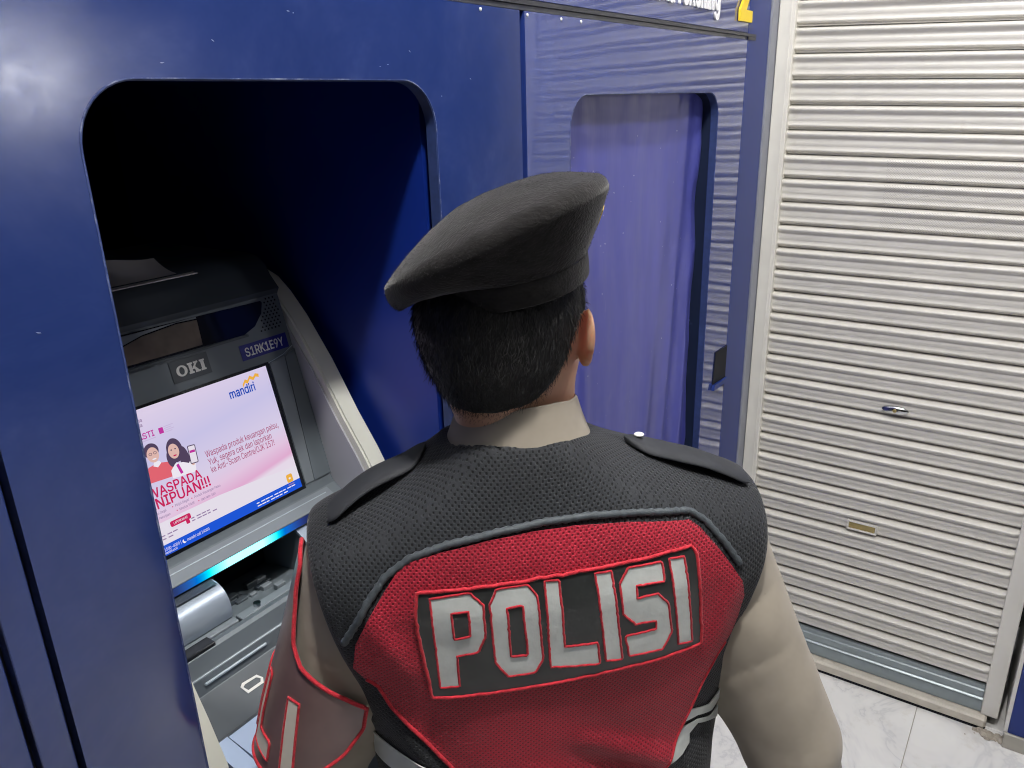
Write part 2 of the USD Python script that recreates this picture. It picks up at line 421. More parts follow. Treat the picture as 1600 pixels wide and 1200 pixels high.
# raw cut edge lit along the opening
e1 = hole1.buffer(-0.0003)
ring = hole1.buffer(0.0005).difference(hole1.buffer(-0.0012))
part(fa, 'opening_edge', ext_y(ring, D + 0.0006, D + TH - 0.001), M['edge'])
ring2 = hole2.buffer(0.0005).difference(hole2.buffer(-0.0014))
part(fa, 'opening_edge', ext_y(ring2, D + 0.0006, D + TH - 0.001), M['edge'])
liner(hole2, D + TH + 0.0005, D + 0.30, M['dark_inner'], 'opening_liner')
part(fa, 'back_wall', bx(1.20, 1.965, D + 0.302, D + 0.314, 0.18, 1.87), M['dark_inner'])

# lettering on the fascia: only its lower half is in the picture
t = meshkit.text_mesh('Buka rekening', 0.062, 0.004, bold=True)
v = np.array(t.vertices); v[:, 0] *= (1.898 - 1.515) / (v[:, 0].max() - v[:, 0].min()); v[:, 0] += 1.515 - v[:, 0].min()
base = 2.0105
part(fa, 'lettering', trimesh.Trimesh(np.c_[v[:, 0], D - v[:, 2] - 0.0005, v[:, 1] + base], t.faces[:, ::-1], process=False), M['white_letter'], smooth=False)
two = Polygon([(0, 0), (0.088, 0), (0.088, 0.026), (0.042, 0.026), (0.083, 0.085), (0.086, 0.11), (0.074, 0.135), (0.044, 0.145), (0.012, 0.135), (0.002, 0.108), (0.026, 0.104), (0.032, 0.118),
               (0.045, 0.122), (0.058, 0.116), (0.061, 0.104), (0.056, 0.09), (0.0, 0.025)])
part(fa, 'booth_number', ext_y(affinity.translate(two, 2.027, 1.997), D - 0.007, D - 0.0015), M['yellow_letter'], smooth=False)
# finger notch by the corner
part(fa, 'latch_notch', ext_y(Polygon([(2.012, 1.066), (2.110, 1.060), (2.110, 1.156), (2.020, 1.158)]), D - 0.0025, D - 0.0005), M['groove'], smooth=False)
part(fa, 'latch_lip', ext_y(Polygon([(2.006, 1.050), (2.118, 1.046), (2.112, 1.0595), (2.013, 1.0650)]), D - 0.009, D - 0.0005), M['blue_matte'], smooth=False)
# screws along the lower edge of the fascia joint
for x in (1.10, 1.20, 1.265, 0.98):
    part(fa, 'rivet', ellipsoid((x, D - 0.0008, 1.952), (0.0028, 0.0016, 0.0028), 1), M['white_letter'])

# ------------------------------------------------------------------ plastic sheet in the second opening


def tarp_mat():
    n = {'tc': ('geometry', {}), 'm1': ('mapping', {'scale': (4.5, 4.5, 1.3)}), 'n1': ('noise_texture', {'scale': 1.0, 'detail': 6.0, 'roughness': 0.62, 'distortion': 0.5}),
         'r1': ('rgb_ramp', {'ramp': [(0.25, (0.050, 0.055, 0.26)), (0.5, (0.063, 0.070, 0.31)), (0.72, (0.095, 0.10, 0.36))]}),
         'm2': ('mapping', {'scale': (30, 30, 4)}), 'n2': ('noise_texture', {'scale': 1.0, 'detail': 5.0, 'roughness': 0.7}),
         'r2': ('rgb_ramp', {'ramp': [(0.66, (0, 0, 0)), (0.82, (0.35, 0.35, 0.35))]}), 'mx': ('mix_color', {'b': (0.42, 0.42, 0.62)}),
         'sp': ('noise_texture', {'scale': 120.0, 'detail': 1.0}), 'spr': ('rgb_ramp', {'ramp': [(0.79, (0, 0, 0)), (0.80, (0.7, 0.7, 0.7))]}), 'mx2': ('mix_color', {'b': (0.7, 0.72, 0.8)}),
         'cr': ('noise_texture', {'scale': 11.0, 'detail': 5.0, 'roughness': 0.55, 'type': 'ridged_multifractal', 'distortion': 0.8}), 'b0': ('bump', {'strength': 0.35, 'distance': 0.006}), 'b': ('bump', {'strength': 0.25, 'distance': 0.003}), 'p': ('principled_bsdf', {'roughness': 0.27, 'specular_ior_level': 0.6})}
    L = [('tc.position', 'm1.vector'), ('m1.vector', 'n1.vector'), ('n1.fac', 'r1.fac'), ('tc.position', 'm2.vector'), ('m2.vector', 'n2.vector'), ('n2.fac', 'r2.fac'),
         ('r1.color', 'mx.a'), ('r2.color', 'mx.fac'), ('mx.result', 'mx2.a'), ('tc.position', 'sp.vector'), ('sp.fac', 'spr.fac'), ('spr.color', 'mx2.fac'), ('mx2.result', 'p.base_color'),
         ('tc.position', 'cr.vector'), ('cr.fac', 'b0.height'), ('b0.normal', 'b.normal'), ('n2.fac', 'b.height'), ('b.normal', 'p.normal')]
    return usdkit.material(stage, LK + 'purple_sheet', n, L, surface='p.BSDF')


M['tarp'] = tarp_mat()


def make_tarp():
    nx, nz = 110, 150
    X, Z = np.meshgrid(np.linspace(1.2185, 1.9465, nx), np.linspace(0.1885, 1.8475, nz))
    s = (X - 1.23) / 0.705
    P = np.stack([X * 6, Z * 1.2, X * 0], -1)
    wob = (meshkit.fbm(P, 4, 5) - 0.5) * 0.016
    low = np.clip((1.62 - Z) / 0.6, 0, 1)
    fold = np.zeros_like(X)
    for c, w, amp, lean in ((0.97, 0.035, 0.016, -0.16), (0.86, 0.03, 0.009, -0.30), (0.74, 0.04, 0.007, -0.42), (0.08, 0.03, 0.010, 0.10), (0.18, 0.03, 0.008, 0.06)):
        cc = c + lean * (1.62 - Z) * 0.5
        fold += amp * np.exp(-((s - cc) / w) ** 2) * (0.35 + 0.65 * low)
    scal = 0.010 * (meshkit.fbm(np.stack([Z * 7, Z * 0, Z * 0], -1), 3, 9) - 0.55) * 2 * np.exp(-((s - 0.985) / 0.03) ** 2)
    Y = D + 0.046 + wob - fold * 0.75 + scal
    Y = np.clip(Y, D + TH + 0.003, D + 0.09)
    G = np.stack([X, Y, Z], -1)
    m = loft(G, close_u=False)
    b = loft(G + np.array([0, 0.0012, 0]), close_u=False)
    b.faces = b.faces[:, ::-1]
    return cat(m, b)


single('plastic_sheet', make_tarp(), M['tarp'], 'purple-blue plastic sheet stretched over the right rounded opening', 'plastic sheet', smooth=True)

# ------------------------------------------------------------------ roller shutter
sh = thing('roller_shutter', 'cream ribbed roller shutter closed beside the blue kiosk', 'roller shutter', loc=(XS, 0.3, 0))
PITCH_S = 0.0664
YL, YR = 0.671, -0.062
prof = [(0.000, -0.019), (0.032, -0.019), (0.040, -0.009), (0.125, -0.009), (0.140, -0.002), (0.165, 0.0022), (0.20, 0.0034), (0.24, 0.0030), (0.30, 0.0018), (0.36, 0.0018), (0.44, 0.0036), (0.52, 0.0042), (0.58, 0.0034),
        (0.63, 0.0024), (0.68, 0.0034), (0.76, 0.0105), (0.83, 0.0145), (0.88, 0.0148), (0.93, 0.0115), (0.965, 0.002), (0.985, -0.009), (1.0, -0.018)]
hs = np.unique(np.r_[np.linspace(0, 1, 40), 0.032, 0.040, 0.125, 0.140, 0.985])
pc = PchipInterpolator([p[0] for p in prof], [p[1] for p in prof])


def perf_mat():
    k = 2 * math.pi / 0.0064
    n = {'g': ('geometry', {}), 's': ('separate_xyz', {}), 'a': ('math', {'math_type': 'multiply', 'value2': k}), 'b': ('math', {'math_type': 'multiply', 'value2': k}),
         'sa': ('math', {'math_type': 'sine'}), 'sb': ('math', {'math_type': 'sine'}), 'm': ('math', {'math_type': 'multiply'}),
         'r': ('rgb_ramp', {'ramp': [(0.0, (0.70, 0.68, 0.635)), (0.42, (0.68, 0.66, 0.615)), (0.70, (0.48, 0.46, 0.43)), (1, (0.42, 0.40, 0.37))]}),
         'p': ('principled_bsdf', {'roughness': 0.38})}
    L = [('g.position', 's.vector'), ('s.y', 'a.value1'), ('s.z', 'b.value1'), ('a.value', 'sa.value1'), ('b.value', 'sb.value1'), ('sa.value', 'm.value1'), ('sb.value', 'm.value2'),
         ('m.value', 'r.fac'), ('r.color', 'p.base_color')]
    return usdkit.material(stage, LK + 'perforated_slat', n, L, surface='p.BSDF')


M['perf'] = perf_mat()


def sag(y, z):
    """the upper slats hang a little lower at their right end."""
    return -0.042 * min(1.2, max(0.0, (z - 1.28))) * (YL - y) / 0.73


def slat(z0, y0=YR - 0.006, y1=YL + 0.006):
    out = [(XS - pc(h) - 0.001, z0 + h * PITCH_S * 0.985) for h in hs]
    back = [(XS + 0.022, z0 + PITCH_S * 0.985), (XS + 0.022, z0)]
    ys = np.array([y0, y0 + 0.01, y0 + 0.02, y0 + 0.19, y0 + 0.37, y0 + 0.55, y1 - 0.022, y1 - 0.012, y1])
    rngk = np.random.default_rng(int(z0 * 1000))
    ring = []
    for q, y in enumerate(ys):
        sc = 0.25 if q in (0, len(ys) - 1) else (0.8 if q in (1, len(ys) - 2) else 1.0)
        j = rngk.normal(0, 0.0005)
        dz = sag(y, z0)
        ring.append([(XS - 0.001 - pc(h) * (sc if pc(h) > 0 else 1) + j, y, z0 + dz + h * PITCH_S * 0.985) for h in hs] + [(b[0], y, b[1] + dz) for b in back])
    m = loft(np.array(ring), close_u=True, cap=True)
    m.faces = m.faces[:, ::-1]
    return m


for k in range(36):
    z0 = 0.138 + k * PITCH_S
    perf = k in (20, 21, 22)
    pth = part(sh, 'slat', slat(z0), M['cream'], smooth=35, label='slat with rows of small ventilation holes' if perf else None)
    if perf:   # the punched field starts a hand's breadth from the left guide
        hh = np.linspace(0.06, 0.95, 30)
        G = np.array([[(XS - pc(h) - 0.0018, y, z0 + sag(y, z0) + h * PITCH_S * 0.985) for h in hh] for y in (YR + 0.004, 0.1, 0.25, 0.40)])
        mm = loft(G, close_u=False); mm.faces = mm.faces[:, ::-1]
        part(sh, 'perforation', mm, M['perf'], smooth=True, kind='stuff')
part(sh, 'backing', bx(XS + 0.0225, XS + 0.03, YR - 0.03, YL + 0.03, 0.0, 2.56), M['gap'])


def guide(y0, y1, z0):
    return cat(bx(XS - 0.020, XS + 0.03, y0, y1, z0, 2.56, 0.002), bx(XS - 0.0215, XS - 0.0195, y0 + 0.010, y0 + 0.014, z0 + 0.002, 2.558))


part(sh, 'guide_post', guide(YL + 0.001, D - 0.004, 0.0), M['post'])
part(sh, 'guide_post', guide(-0.108, YR - 0.001, 0.045), M['post'])
# bottom rail: blue-grey aluminium bar with ribs
rp = Polygon([(XS + 0.008, 0.136), (XS - 0.004, 0.136), (XS - 0.004, 0.122), (XS - 0.009, 0.119), (XS - 0.009, 0.098), (XS - 0.006, 0.094), (XS - 0.010, 0.091), (XS - 0.012, 0.0885),
              (XS - 0.010, 0.086), (XS - 0.007, 0.083), (XS - 0.012, 0.060), (XS - 0.012, 0.047), (XS + 0.008, 0.047)])
m = ext(rp, YL - YR); v = np.array(m.vertices)
part(sh, 'bottom_rail', trimesh.Trimesh(np.c_[v[:, 0], YL - v[:, 2], v[:, 1]], m.faces, process=False), M['rail'])
part(sh, 'sill', bx(XS - 0.040, XS + 0.008, YR - 0.02, YL, 0.010, 0.044, 0.006), M['sill'])
part(sh, 'sill_gap', bx(XS - 0.034, XS + 0.008, YR - 0.02, YL, 0.001, 0.009), M['groove'])
lk = part(sh, 'lock', ellipsoid((XS - 0.011, 0.2925, 0.9605), (0.008, 0.036, 0.0125)), M['chrome'], smooth=True)
part(lk, 'keyhole', ellipsoid((XS - 0.0185, 0.2925, 0.960), (0.0025, 0.0055, 0.0055), 2), M['gold'], smooth=True)
fr = part(sh, 'letter_slot', ext_x(sbox(0.293, 0.546, 0.379, 0.577).difference(sbox(0.298, 0.551, 0.374, 0.572)), XS - 0.0135, XS - 0.004), M['white_plastic'])
part(fr, 'slot_flap', bx(XS - 0.0110, XS - 0.006, 0.2985, 0.3735, 0.5515, 0.5715), M['gold'])

# crumbled mortar where the right guide meets the floor
rg = np.random.default_rng(4)
ms = []
for q in range(60):
    s_ = rg.uniform(0.002, 0.011)
    c = trimesh.creation.icosphere(subdivisions=1)
    c.vertices = np.array(c.vertices) * (1 + rg.normal(0, 0.18, (len(c.vertices), 1))) * s_ * np.array([1, 1, 0.6])
    c.apply_translation((XS - 0.035 - abs(rg.normal(0, 0.018)), -0.098 + rg.normal(0, 0.024), s_ * 0.3))
    ms.append(c)
part(sh, 'mortar_crumbs', cat(*ms), M['mortar'], kind='stuff')

# ------------------------------------------------------------------ blue pillar right of the shutter
pi = thing('blue_pillar', 'dark blue pillar with beige tile skirting right of the shutter', 'pillar', loc=(XS - 0.07, -0.4, 0))
part(pi, 'shaft', bx(XS - 0.072, XS + 0.3, -0.75, -0.136, 0.052, 3.39, 0.002), M['blue_matte'])
part(pi, 'shaft_edge', bx(XS - 0.070, XS + 0.3, -0.1355, -0.126, 0.052, 3.39), M['post'])
part(pi, 'skirting_tile', bx(XS - 0.078, XS + 0.3, -0.75, -0.130, 0.0, 0.0515, 0.0015), M['tile_base'])
wl = thing('side_wall', 'plain wall above and behind the roller shutter', 'wall', loc=(XS + 0.3, 0.3, 0))
part(wl, 'lintel', bx(XS + 0.031, XS + 0.3, -0.125, 1.6, 2.561, 3.398), M['post'])

# ------------------------------------------------------------------ lamps under the canopy
M['bulb'] = emit('bulb_light', (1.0, 0.97, 0.92), LAMP_POWER)
M['bulb_side'] = emit('bulb_light_side', (1.0, 0.97, 0.93), SIDE_POWER)
M['bulb_far'] = emit('bulb_light_far', (0.97, 0.97, 1.0), FAR_POWER)


def lamp(label, x, y, z, r, mat):
    t = thing('ceiling_lamp', label, 'lamp', loc=(x, y, 3.399))
    m = trimesh.creation.icosphere(subdivisions=3)
    m.vertices = np.array(m.vertices) * np.array([r, r, r * 0.9]) + np.array([x, y, z])
    part(t, 'bulb', m, mat, smooth=True)
    c = trimesh.creation.cylinder(radius=0.02, height=0.03, sections=20); c.apply_translation((x, y, z + r * 0.9 + 0.013))
    part(t, 'socket', c, M['white_plastic'])
    h = 3.3985 - (z + r * 0.9 + 0.029)
    c = trimesh.creation.cylinder(radius=0.006, height=h, sections=10); c.apply_translation((x, y, 3.3985 - h / 2))
    part(t, 'stem', c, M['white_plastic'])


lamp('white globe lamp hanging close in front of the blue kiosk', 0.34, 0.12, 3.20, 0.055, M['bulb'])
lamp('white globe lamp hanging in front of the roller shutter', 1.55, -0.25, 3.05, 0.055, M['bulb_side'])
lamp('white globe lamp hanging far back under the canopy', 2.15, -3.1, 2.03, 0.11, M['bulb_far'])
# ------------------------------------------------------------------ cash machine in the left niche
M['atm_grey'] = pbr('atm_grey', (0.120, 0.143, 0.163), rough=0.42, var=0.06, vscale=8, bump=0.12, bscale=700, bdist=0.0004)
M['atm_dark'] = pbr('atm_dark', (0.048, 0.060, 0.073), rough=0.45, var=0.08, bump=0.12, bscale=700, bdist=0.0004)
M['atm_mid'] = pbr('atm_mid', (0.175, 0.20, 0.225), rough=0.4, var=0.05, bump=0.1, bscale=700, bdist=0.0004)
M['atm_cream'] = pbr('atm_cream', (0.66, 0.665, 0.60), rough=0.4, var=0.04)
M['atm_wing_in'] = pbr('atm_wing_inner', (0.40, 0.41, 0.45), rough=0.45, var=0.04)
M['atm_tray'] = pbr('atm_tray', (0.36, 0.45, 0.62), rough=0.25, var=0.05)
M['atm_steel'] = pbr('atm_hood', (0.33, 0.39, 0.47), rough=0.33, metal=0.3, var=0.05)
M['atm_black'] = pbr('atm_black', (0.006, 0.007, 0.010), rough=0.25)
M['atm_glass'] = pbr('atm_visor', (0.006, 0.008, 0.02), rough=0.08, coat=0.5)
M['atm_visor_in'] = pbr('visor_inside', (0.13, 0.10, 0.08), rough=0.6, var=0.45, vscale=22, dirt=(0.05, 0.04, 0.035), dscale=18)
M['atm_label'] = pbr('label_dark', (0.045, 0.055, 0.066), rough=0.4)
M['label_blue'] = pbr('label_blue', (0.012, 0.014, 0.20), rough=0.3)
M['label_white'] = pbr('label_white', (0.72, 0.72, 0.70), rough=0.5)
M['hilite'] = pbr('edge_strip', (0.45, 0.52, 0.58), rough=0.3, metal=0.4)
M['paper'] = pbr('paper', (0.68, 0.64, 0.63), rough=0.9, var=0.06, vscale=30)

at = thing('cash_machine', 'grey cash machine with lit advert screen and cream side wings in the blue niche', 'cash machine', loc=(0.62, D + 0.3, 0))
XA, XB = 0.427, 0.812


def fz(d, z):
    return (D + d, z)


def fp(z, off=0.0):
    """front (y) of the leaning fascia at height z."""
    return D + 0.281 + (z - 1.442) * 0.254 - off


def on_fascia(mesh2, off):
    """mesh drawn in (x, z) with depth in its third axis, laid on the leaning fascia."""
    v = np.array(mesh2.vertices)
    return trimesh.Trimesh(np.c_[v[:, 0], fp(v[:, 1]) - off - v[:, 2], v[:, 1]], mesh2.faces[:, ::-1], process=False)


# housing: one profile extruded across
pr_ = [fz(0.62, 1.606), fz(0.37, 1.606), fz(0.345, 1.602), fz(0.328, 1.590), fz(0.319, 1.575), (fp(1.548) - 0.006, 1.556), (fp(1.545), 1.545), (fp(1.243), 1.243), fz(0.222, 1.228),
       fz(0.213, 1.2225), fz(0.196, 1.2135), fz(0.1955, 1.198), fz(0.203, 1.192), fz(0.300, 1.186), fz(0.302, 1.098), fz(0.160, 1.122), fz(0.146, 1.140), fz(0.134, 1.1435), fz(0.1285, 1.140),
       fz(0.1225, 1.116), fz(0.119, 1.1135), fz(0.117, 1.0895), fz(0.0700, 1.0480), fz(0.070, 1.0375), fz(0.012, 1.031), fz(0.006, 1.022), fz(0.010, 0.95), fz(0.06, 0.80), fz(0.09, 0.03), fz(0.62, 0.03)]
part(at, 'housing', ext_x(Polygon(pr_), XA, XB), M['atm_grey'], smooth=25)
# top cover rounding and dark upper band
band = [fz(0.43, 1.6075), fz(0.37, 1.6075), fz(0.3445, 1.6035), fz(0.3268, 1.5910), fz(0.3178, 1.5755), (fp(1.548) - 0.0075, 1.5560), (fp(1.5465) - 0.0012, 1.5465), (fp(1.5465) + 0.004, 1.5470), fz(0.43, 1.60)]
part(at, 'top_cover', ext_x(Polygon(band), XA, XB - 0.0005), M['atm_dark'], smooth=40)
# visor: a dark window with a raised frame line below it
vis = Polygon([(0.440, 1.500), (0.730, 1.4985), (0.752, 1.506), (0.770, 1.522), (0.777, 1.538), (0.775, 1.541), (0.440, 1.545)])
vz = part(at, 'visor', on_fascia(ext(vis, 0.0012), 0.0005), M['atm_glass'])
part(vz, 'visor_inside', on_fascia(ext(Polygon([(0.452, 1.503), (0.655, 1.502), (0.658, 1.538), (0.625, 1.5395), (0.57, 1.535), (0.535, 1.527), (0.50, 1.519), (0.452, 1.514)]), 0.0006), 0.0018), M['atm_visor_in'])
part(vz, 'visor_light_edge', on_fascia(ext(Polygon([(0.452, 1.516), (0.50, 1.521), (0.535, 1.529), (0.57, 1.537), (0.625, 1.5415), (0.658, 1.540), (0.658, 1.5425), (0.56, 1.5415), (0.452, 1.5425)]), 0.0006), 0.0018), M['atm_mid'])
part(vz, 'visor_rib', on_fascia(ext(sbox(0.440, 1.4945, 0.735, 1.4980), 0.003), 0.0005), M['atm_dark'])
# speaker holes
hl = []
for r_ in range(10):
    for c in range(6):
        x = 0.762 + c * 0.0070 + (r_ % 2) * 0.0035 + r_ * 0.0008
        z = 1.496 + r_ * 0.0051
        if x < vis.bounds[2] - 0.02 + (z - 1.50) * 0.55 + 0.004 or x > 0.805:
            continue
        hl.append(on_fascia(ext(Point(x, z).buffer(0.00150, quad_segs=3), 0.0004), 0.0002))
part(at, 'speaker_holes', cat(*hl), M['atm_black'], kind='stuff')
# maker's plate, slab-serif capitals
pl_ = part(at, 'maker_plate', on_fascia(ext(sbox(0.5945, 1.4600, 0.6575, 1.4910), 0.0008), 0.0003), M['atm_label'])


def slab_oki():
    O = Point(0, 0).buffer(1, quad_segs=12)
    o = affinity.translate(affinity.scale(O, 0.0088, 0.0078), 0.0088, 0.0078).difference(affinity.translate(affinity.scale(O, 0.0042, 0.0055), 0.0088, 0.0078))
    x = 0.0192
    k = sbox(x + 0.0015, 0, x + 0.0065, 0.0156).union(sbox(x, 0, x + 0.0082, 0.0024)).union(sbox(x, 0.0132, x + 0.0082, 0.0156))
    k = k.union(Polygon([(x + 0.006, 0.0058), (x + 0.0125, 0.0138), (x + 0.016, 0.0138), (x + 0.0085, 0.0052)])).union(Polygon([(x + 0.0075, 0.0088), (x + 0.0105, 0.010), (x + 0.0175, 0.0015), (x + 0.0120, 0.0015)]))
    k = k.union(sbox(x + 0.0100, 0.0132, x + 0.0170, 0.0156)).union(sbox(x + 0.0105, 0, x + 0.0185, 0.0024))
    x = 0.0392
    i = sbox(x + 0.0015, 0, x + 0.0068, 0.0156).union(sbox(x, 0, x + 0.0083, 0.0024)).union(sbox(x, 0.0132, x + 0.0083, 0.0156))
    return shapely.union_all([o, k, i])


part(pl_, 'lettering', on_fascia(ext(affinity.translate(slab_oki(), 0.6025, 1.4672), 0.0004), 0.0013), M['label_white'], smooth=False)
lb = part(at, 'number_label', on_fascia(ext(sbox(0.7135, 1.4605, 0.8045, 1.4838), 0.0006), 0.0003), M['label_blue'])


def ftext(txt, x0, z0, width, h, off, bold=False, thick=0.0003):
    t = meshkit.text_mesh(txt, h, thick, bold)
    v = np.array(t.vertices)
    v[:, 0] = (v[:, 0] - v[:, 0].min()) * width / np.ptp(v[:, 0]) + x0
    v[:, 1] += z0
    return on_fascia(trimesh.Trimesh(v, t.faces, process=False), off)


part(lb, 'lettering', ftext('S1RK1E9Y', 0.7215, 1.4655, 0.0745, 0.0130, 0.0010, True), M['label_white'], smooth=False)

# screen: black frame and the lit display
SX0, SX1, SZ0, SZ1 = 0.4640, 0.7502, 1.2430, 1.4440
part(at, 'screen_frame', on_fascia(ext(sbox(SX0 - 0.006, SZ0 - 0.005, SX1 + 0.006, SZ1 + 0.004).difference(sbox(SX0, SZ0, SX1, SZ1)), 0.0016), 0.0002), M['atm_black'])


def display_mat():
    n = {'g': ('geometry', {}), 's': ('separate_xyz', {}), 'mz': ('map_range', {'from_min': SZ0, 'from_max': SZ1, 'to_min': 0.0, 'to_max': 1.0}),
         'mx': ('map_range', {'from_min': SX0, 'from_max': SX1, 'to_min': -0.10, 'to_max': 0.10}), 'ad': ('math', {'math_type': 'subtract'}),
         'r': ('rgb_ramp', {'ramp': [(0.0, (0.86, 0.80, 0.90)), (0.15, (0.84, 0.73, 0.86)), (0.19, (0.80, 0.44, 0.68)), (0.30, (0.82, 0.60, 0.80)), (0.42, (0.74, 0.66, 0.86)), (0.70, (0.62, 0.58, 0.85)), (1.0, (0.76, 0.66, 0.86))]}),
         'e': ('emission', {'strength': 0.92})}
    L = [('g.position', 's.vector'), ('s.z', 'mz.value'), ('s.x', 'mx.value'), ('mz.result', 'ad.value1'), ('mx.result', 'ad.value2'), ('ad.value', 'r.fac'), ('r.color', 'e.color')]
    return usdkit.material(stage, LK + 'display', n, L, surface='e.emission')


scr = part(at, 'screen', on_fascia(ext(sbox(SX0, SZ0, SX1, SZ1), 0.0006), 0.0), display_mat(), smooth=False)
C = {'blue': (0.015, 0.10, 0.72), 'ink': (0.015, 0.08, 0.50), 'gold': (0.90, 0.46, 0.06), 'crimson': (0.62, 0.02, 0.12), 'plum': (0.42, 0.06, 0.16), 'magenta': (0.55, 0.04, 0.36), 'grey': (0.32, 0.22, 0.40),
     'skin': (0.78, 0.50, 0.45), 'hair': (0.09, 0.06, 0.12), 'red': (0.80, 0.14, 0.18), 'white': (0.90, 0.86, 0.94), 'lilac': (0.60, 0.50, 0.75), 'pale': (0.84, 0.78, 0.88)}
EM = {k: emit('display_' + k, c, 0.92) for k, c in C.items()}
SN = [0]


def spoly(name, poly, colour):
    SN[0] += 1
    part(scr, name, on_fascia(ext(poly, 0.00012), 0.0006 + 0.00007 * SN[0]), EM[colour], smooth=False)


def stext(name, txt, x0, z0, width, h, colour, bold=False):
    SN[0] += 1
    part(scr, name, ftext(txt, x0, z0, width, h, 0.0006 + 0.00007 * SN[0], bold, 0.00012), EM[colour], smooth=False)


def su(u, w):
    """place on the display: u to the right, w upwards, both 0..1."""
    return SX0 + u * (SX1 - SX0), SZ0 + w * (SZ1 - SZ0)


spoly('lower_sheet', Polygon([su(0, 0.07), su(1, 0.07), su(1, 0.172), su(0.75, 0.205), su(0.5, 0.225), su(0.3, 0.226), su(0, 0.222)]), 'pale')
spoly('footer_bar', Polygon([su(0, 0), su(1, 0), su(1, 0.072), su(0, 0.072)]), 'blue')
stext('footer_text', 'mandiri call 14000', *su(0.262, 0.026), 0.0365, 0.0042, 'white')
stext('footer_text', '021 1500-4000 |', *su(0.105, 0.032), 0.035, 0.0040, 'white')
stext('footer_text', 'bankmandiri.co.id', *su(0.110, 0.010), 0.026, 0.0034, 'white')
h_ = Point(*su(0.246, 0.037)).buffer(0.0030, quad_segs=6)
spoly('phone_mark', h_.difference(affinity.translate(h_, 0.0022, 0.0016)), 'white')
for k, (w_, n_) in enumerate(((0.038, 9), (0.018, 7))):
    for q in range(n_):
        spoly('footer_line', sbox(*su(0.690 + q * 0.030, w_), *su(0.690 + q * 0.030 + (0.026 if (q + k) % 3 else 0.018), w_ + 0.0075)), 'white')
# bank mark
stext('bank_name', 'mandiri', *su(0.728, 0.852), 0.0470, 0.0128, 'ink', True)
zig = []
bx0, bz0 = su(0.820, 0.912)
top = [(0, 0.0), (0.006, 0.0062), (0.010, 0.0036), (0.0155, 0.0092), (0.0215, 0.0056), (0.0265, 0.0100), (0.0325, 0.0075)]
rib = Polygon([(bx0 + x, bz0 + z - 0.0026) for x, z in top] + [(bx0 + x + 0.001, bz0 + z + 0.0024) for x, z in top[::-1]])
spoly('ribbon_mark', rib, 'gold')
# headlines
stext('message', 'Waspada produk keuangan palsu,', *su(0.493, 0.520), 0.1340, 0.0092, 'plum')
stext('message', 'Yuk, segera cek dan laporkan', *su(0.495, 0.460), 0.1155, 0.0092, 'plum')
stext('message', 'ke Anti-Scam Centre/OJK 157!', *su(0.497, 0.402), 0.1165, 0.0092, 'plum')
stext('campaign_logo', 'PASTI', *su(0.168, 0.800), 0.0300, 0.0080, 'magenta', True)
spoly('campaign_line', Polygon([su(0.20, 0.789), su(0.275, 0.789), su(0.275, 0.784), su(0.20, 0.784)]), 'lilac')
spoly('small_mark', sbox(*su(0.298, 0.795), *su(0.322, 0.836)), 'magenta')
for k in range(4):
    spoly('small_line', sbox(*su(0.328, 0.832 - k * 0.013), *su(0.378 - 0.012 * (k % 2), 0.837 - k * 0.013)), 'lilac')
stext('regulator', 'Otoritas Jasa', *su(0.130, 0.918), 0.0300, 0.0048, 'grey', True)
stext('regulator', 'Indonesia', *su(0.150, 0.885), 0.0225, 0.0048, 'grey', True)
for txt, u, w, wd in (('Pinjol Ilegal', 0.255, 0.290, 0.022), ('Produk Keuangan Palsu', 0.362, 0.288, 0.044), ('Investasi Ilegal', 0.115, 0.290, 0.026), ('Judol Pekerjaan', 0.120, 0.255, 0.028),
                      ('Modus Fiktif', 0.270, 0.255, 0.024), ('dan lain-lain', 0.392, 0.252, 0.024)):
    stext('list_item', txt, *su(u, w), wd, 0.0036, 'grey')
    spoly('bullet', Point(su(u - 0.014, w + 0.009)).buffer(0.0008, quad_segs=3), 'crimson')
spoly('button', rrect(*[su(0.200, 0)[0], su(0.313, 0)[0], su(0, 0.172)[1], su(0, 0.212)[1]], 0.0025, 4), 'crimson')
stext('button_text', 'LAPORKAN KE', *su(0.218, 0.184), 0.022, 0.0034, 'white')
spoly('button', rrect(su(0.280, 0)[0], su(0.300, 0)[0], su(0, 0.145)[1], su(0, 0.173)[1], 0.0012, 3), 'crimson')
for u0, w_, n_ in ((0.310, 0.165, 4), (0.310, 0.147, 5), (0.140, 0.140, 3), (0.140, 0.118, 2)):
    for q in range(n_):
        spoly('small_line', sbox(*su(u0 + q * 0.030, w_), *su(u0 + q * 0.030 + (0.025 if q % 3 else 0.018), w_ + 0.0075)), 'grey')
g0, g1 = su(0.905, 0.085), su(0.946, 0.150)
spoly('app_mark', rrect(g0[0], g1[0], g0[1], g1[1], 0.0028, 4), 'gold')
spoly('app_mark_line', rrect(g0[0] + 0.004, g1[0] - 0.004, g0[1] + 0.005, g0[1] + 0.0078, 0.001, 3), 'white')
spoly('small_line', sbox(g0[0], g0[1] - 0.004, g1[0], g0[1] - 0.0025), 'grey')


# two people of the advert: flat picture cut from simple shapes
def ell(u, w, ru, rw):
    x, z = su(u, w)
    return affinity.translate(affinity.scale(Point(0, 0).buffer(1, quad_segs=10), ru * 0.2862, rw * 0.201), x, z)


def P4(*uw):
    return Polygon([su(*q) for q in uw])


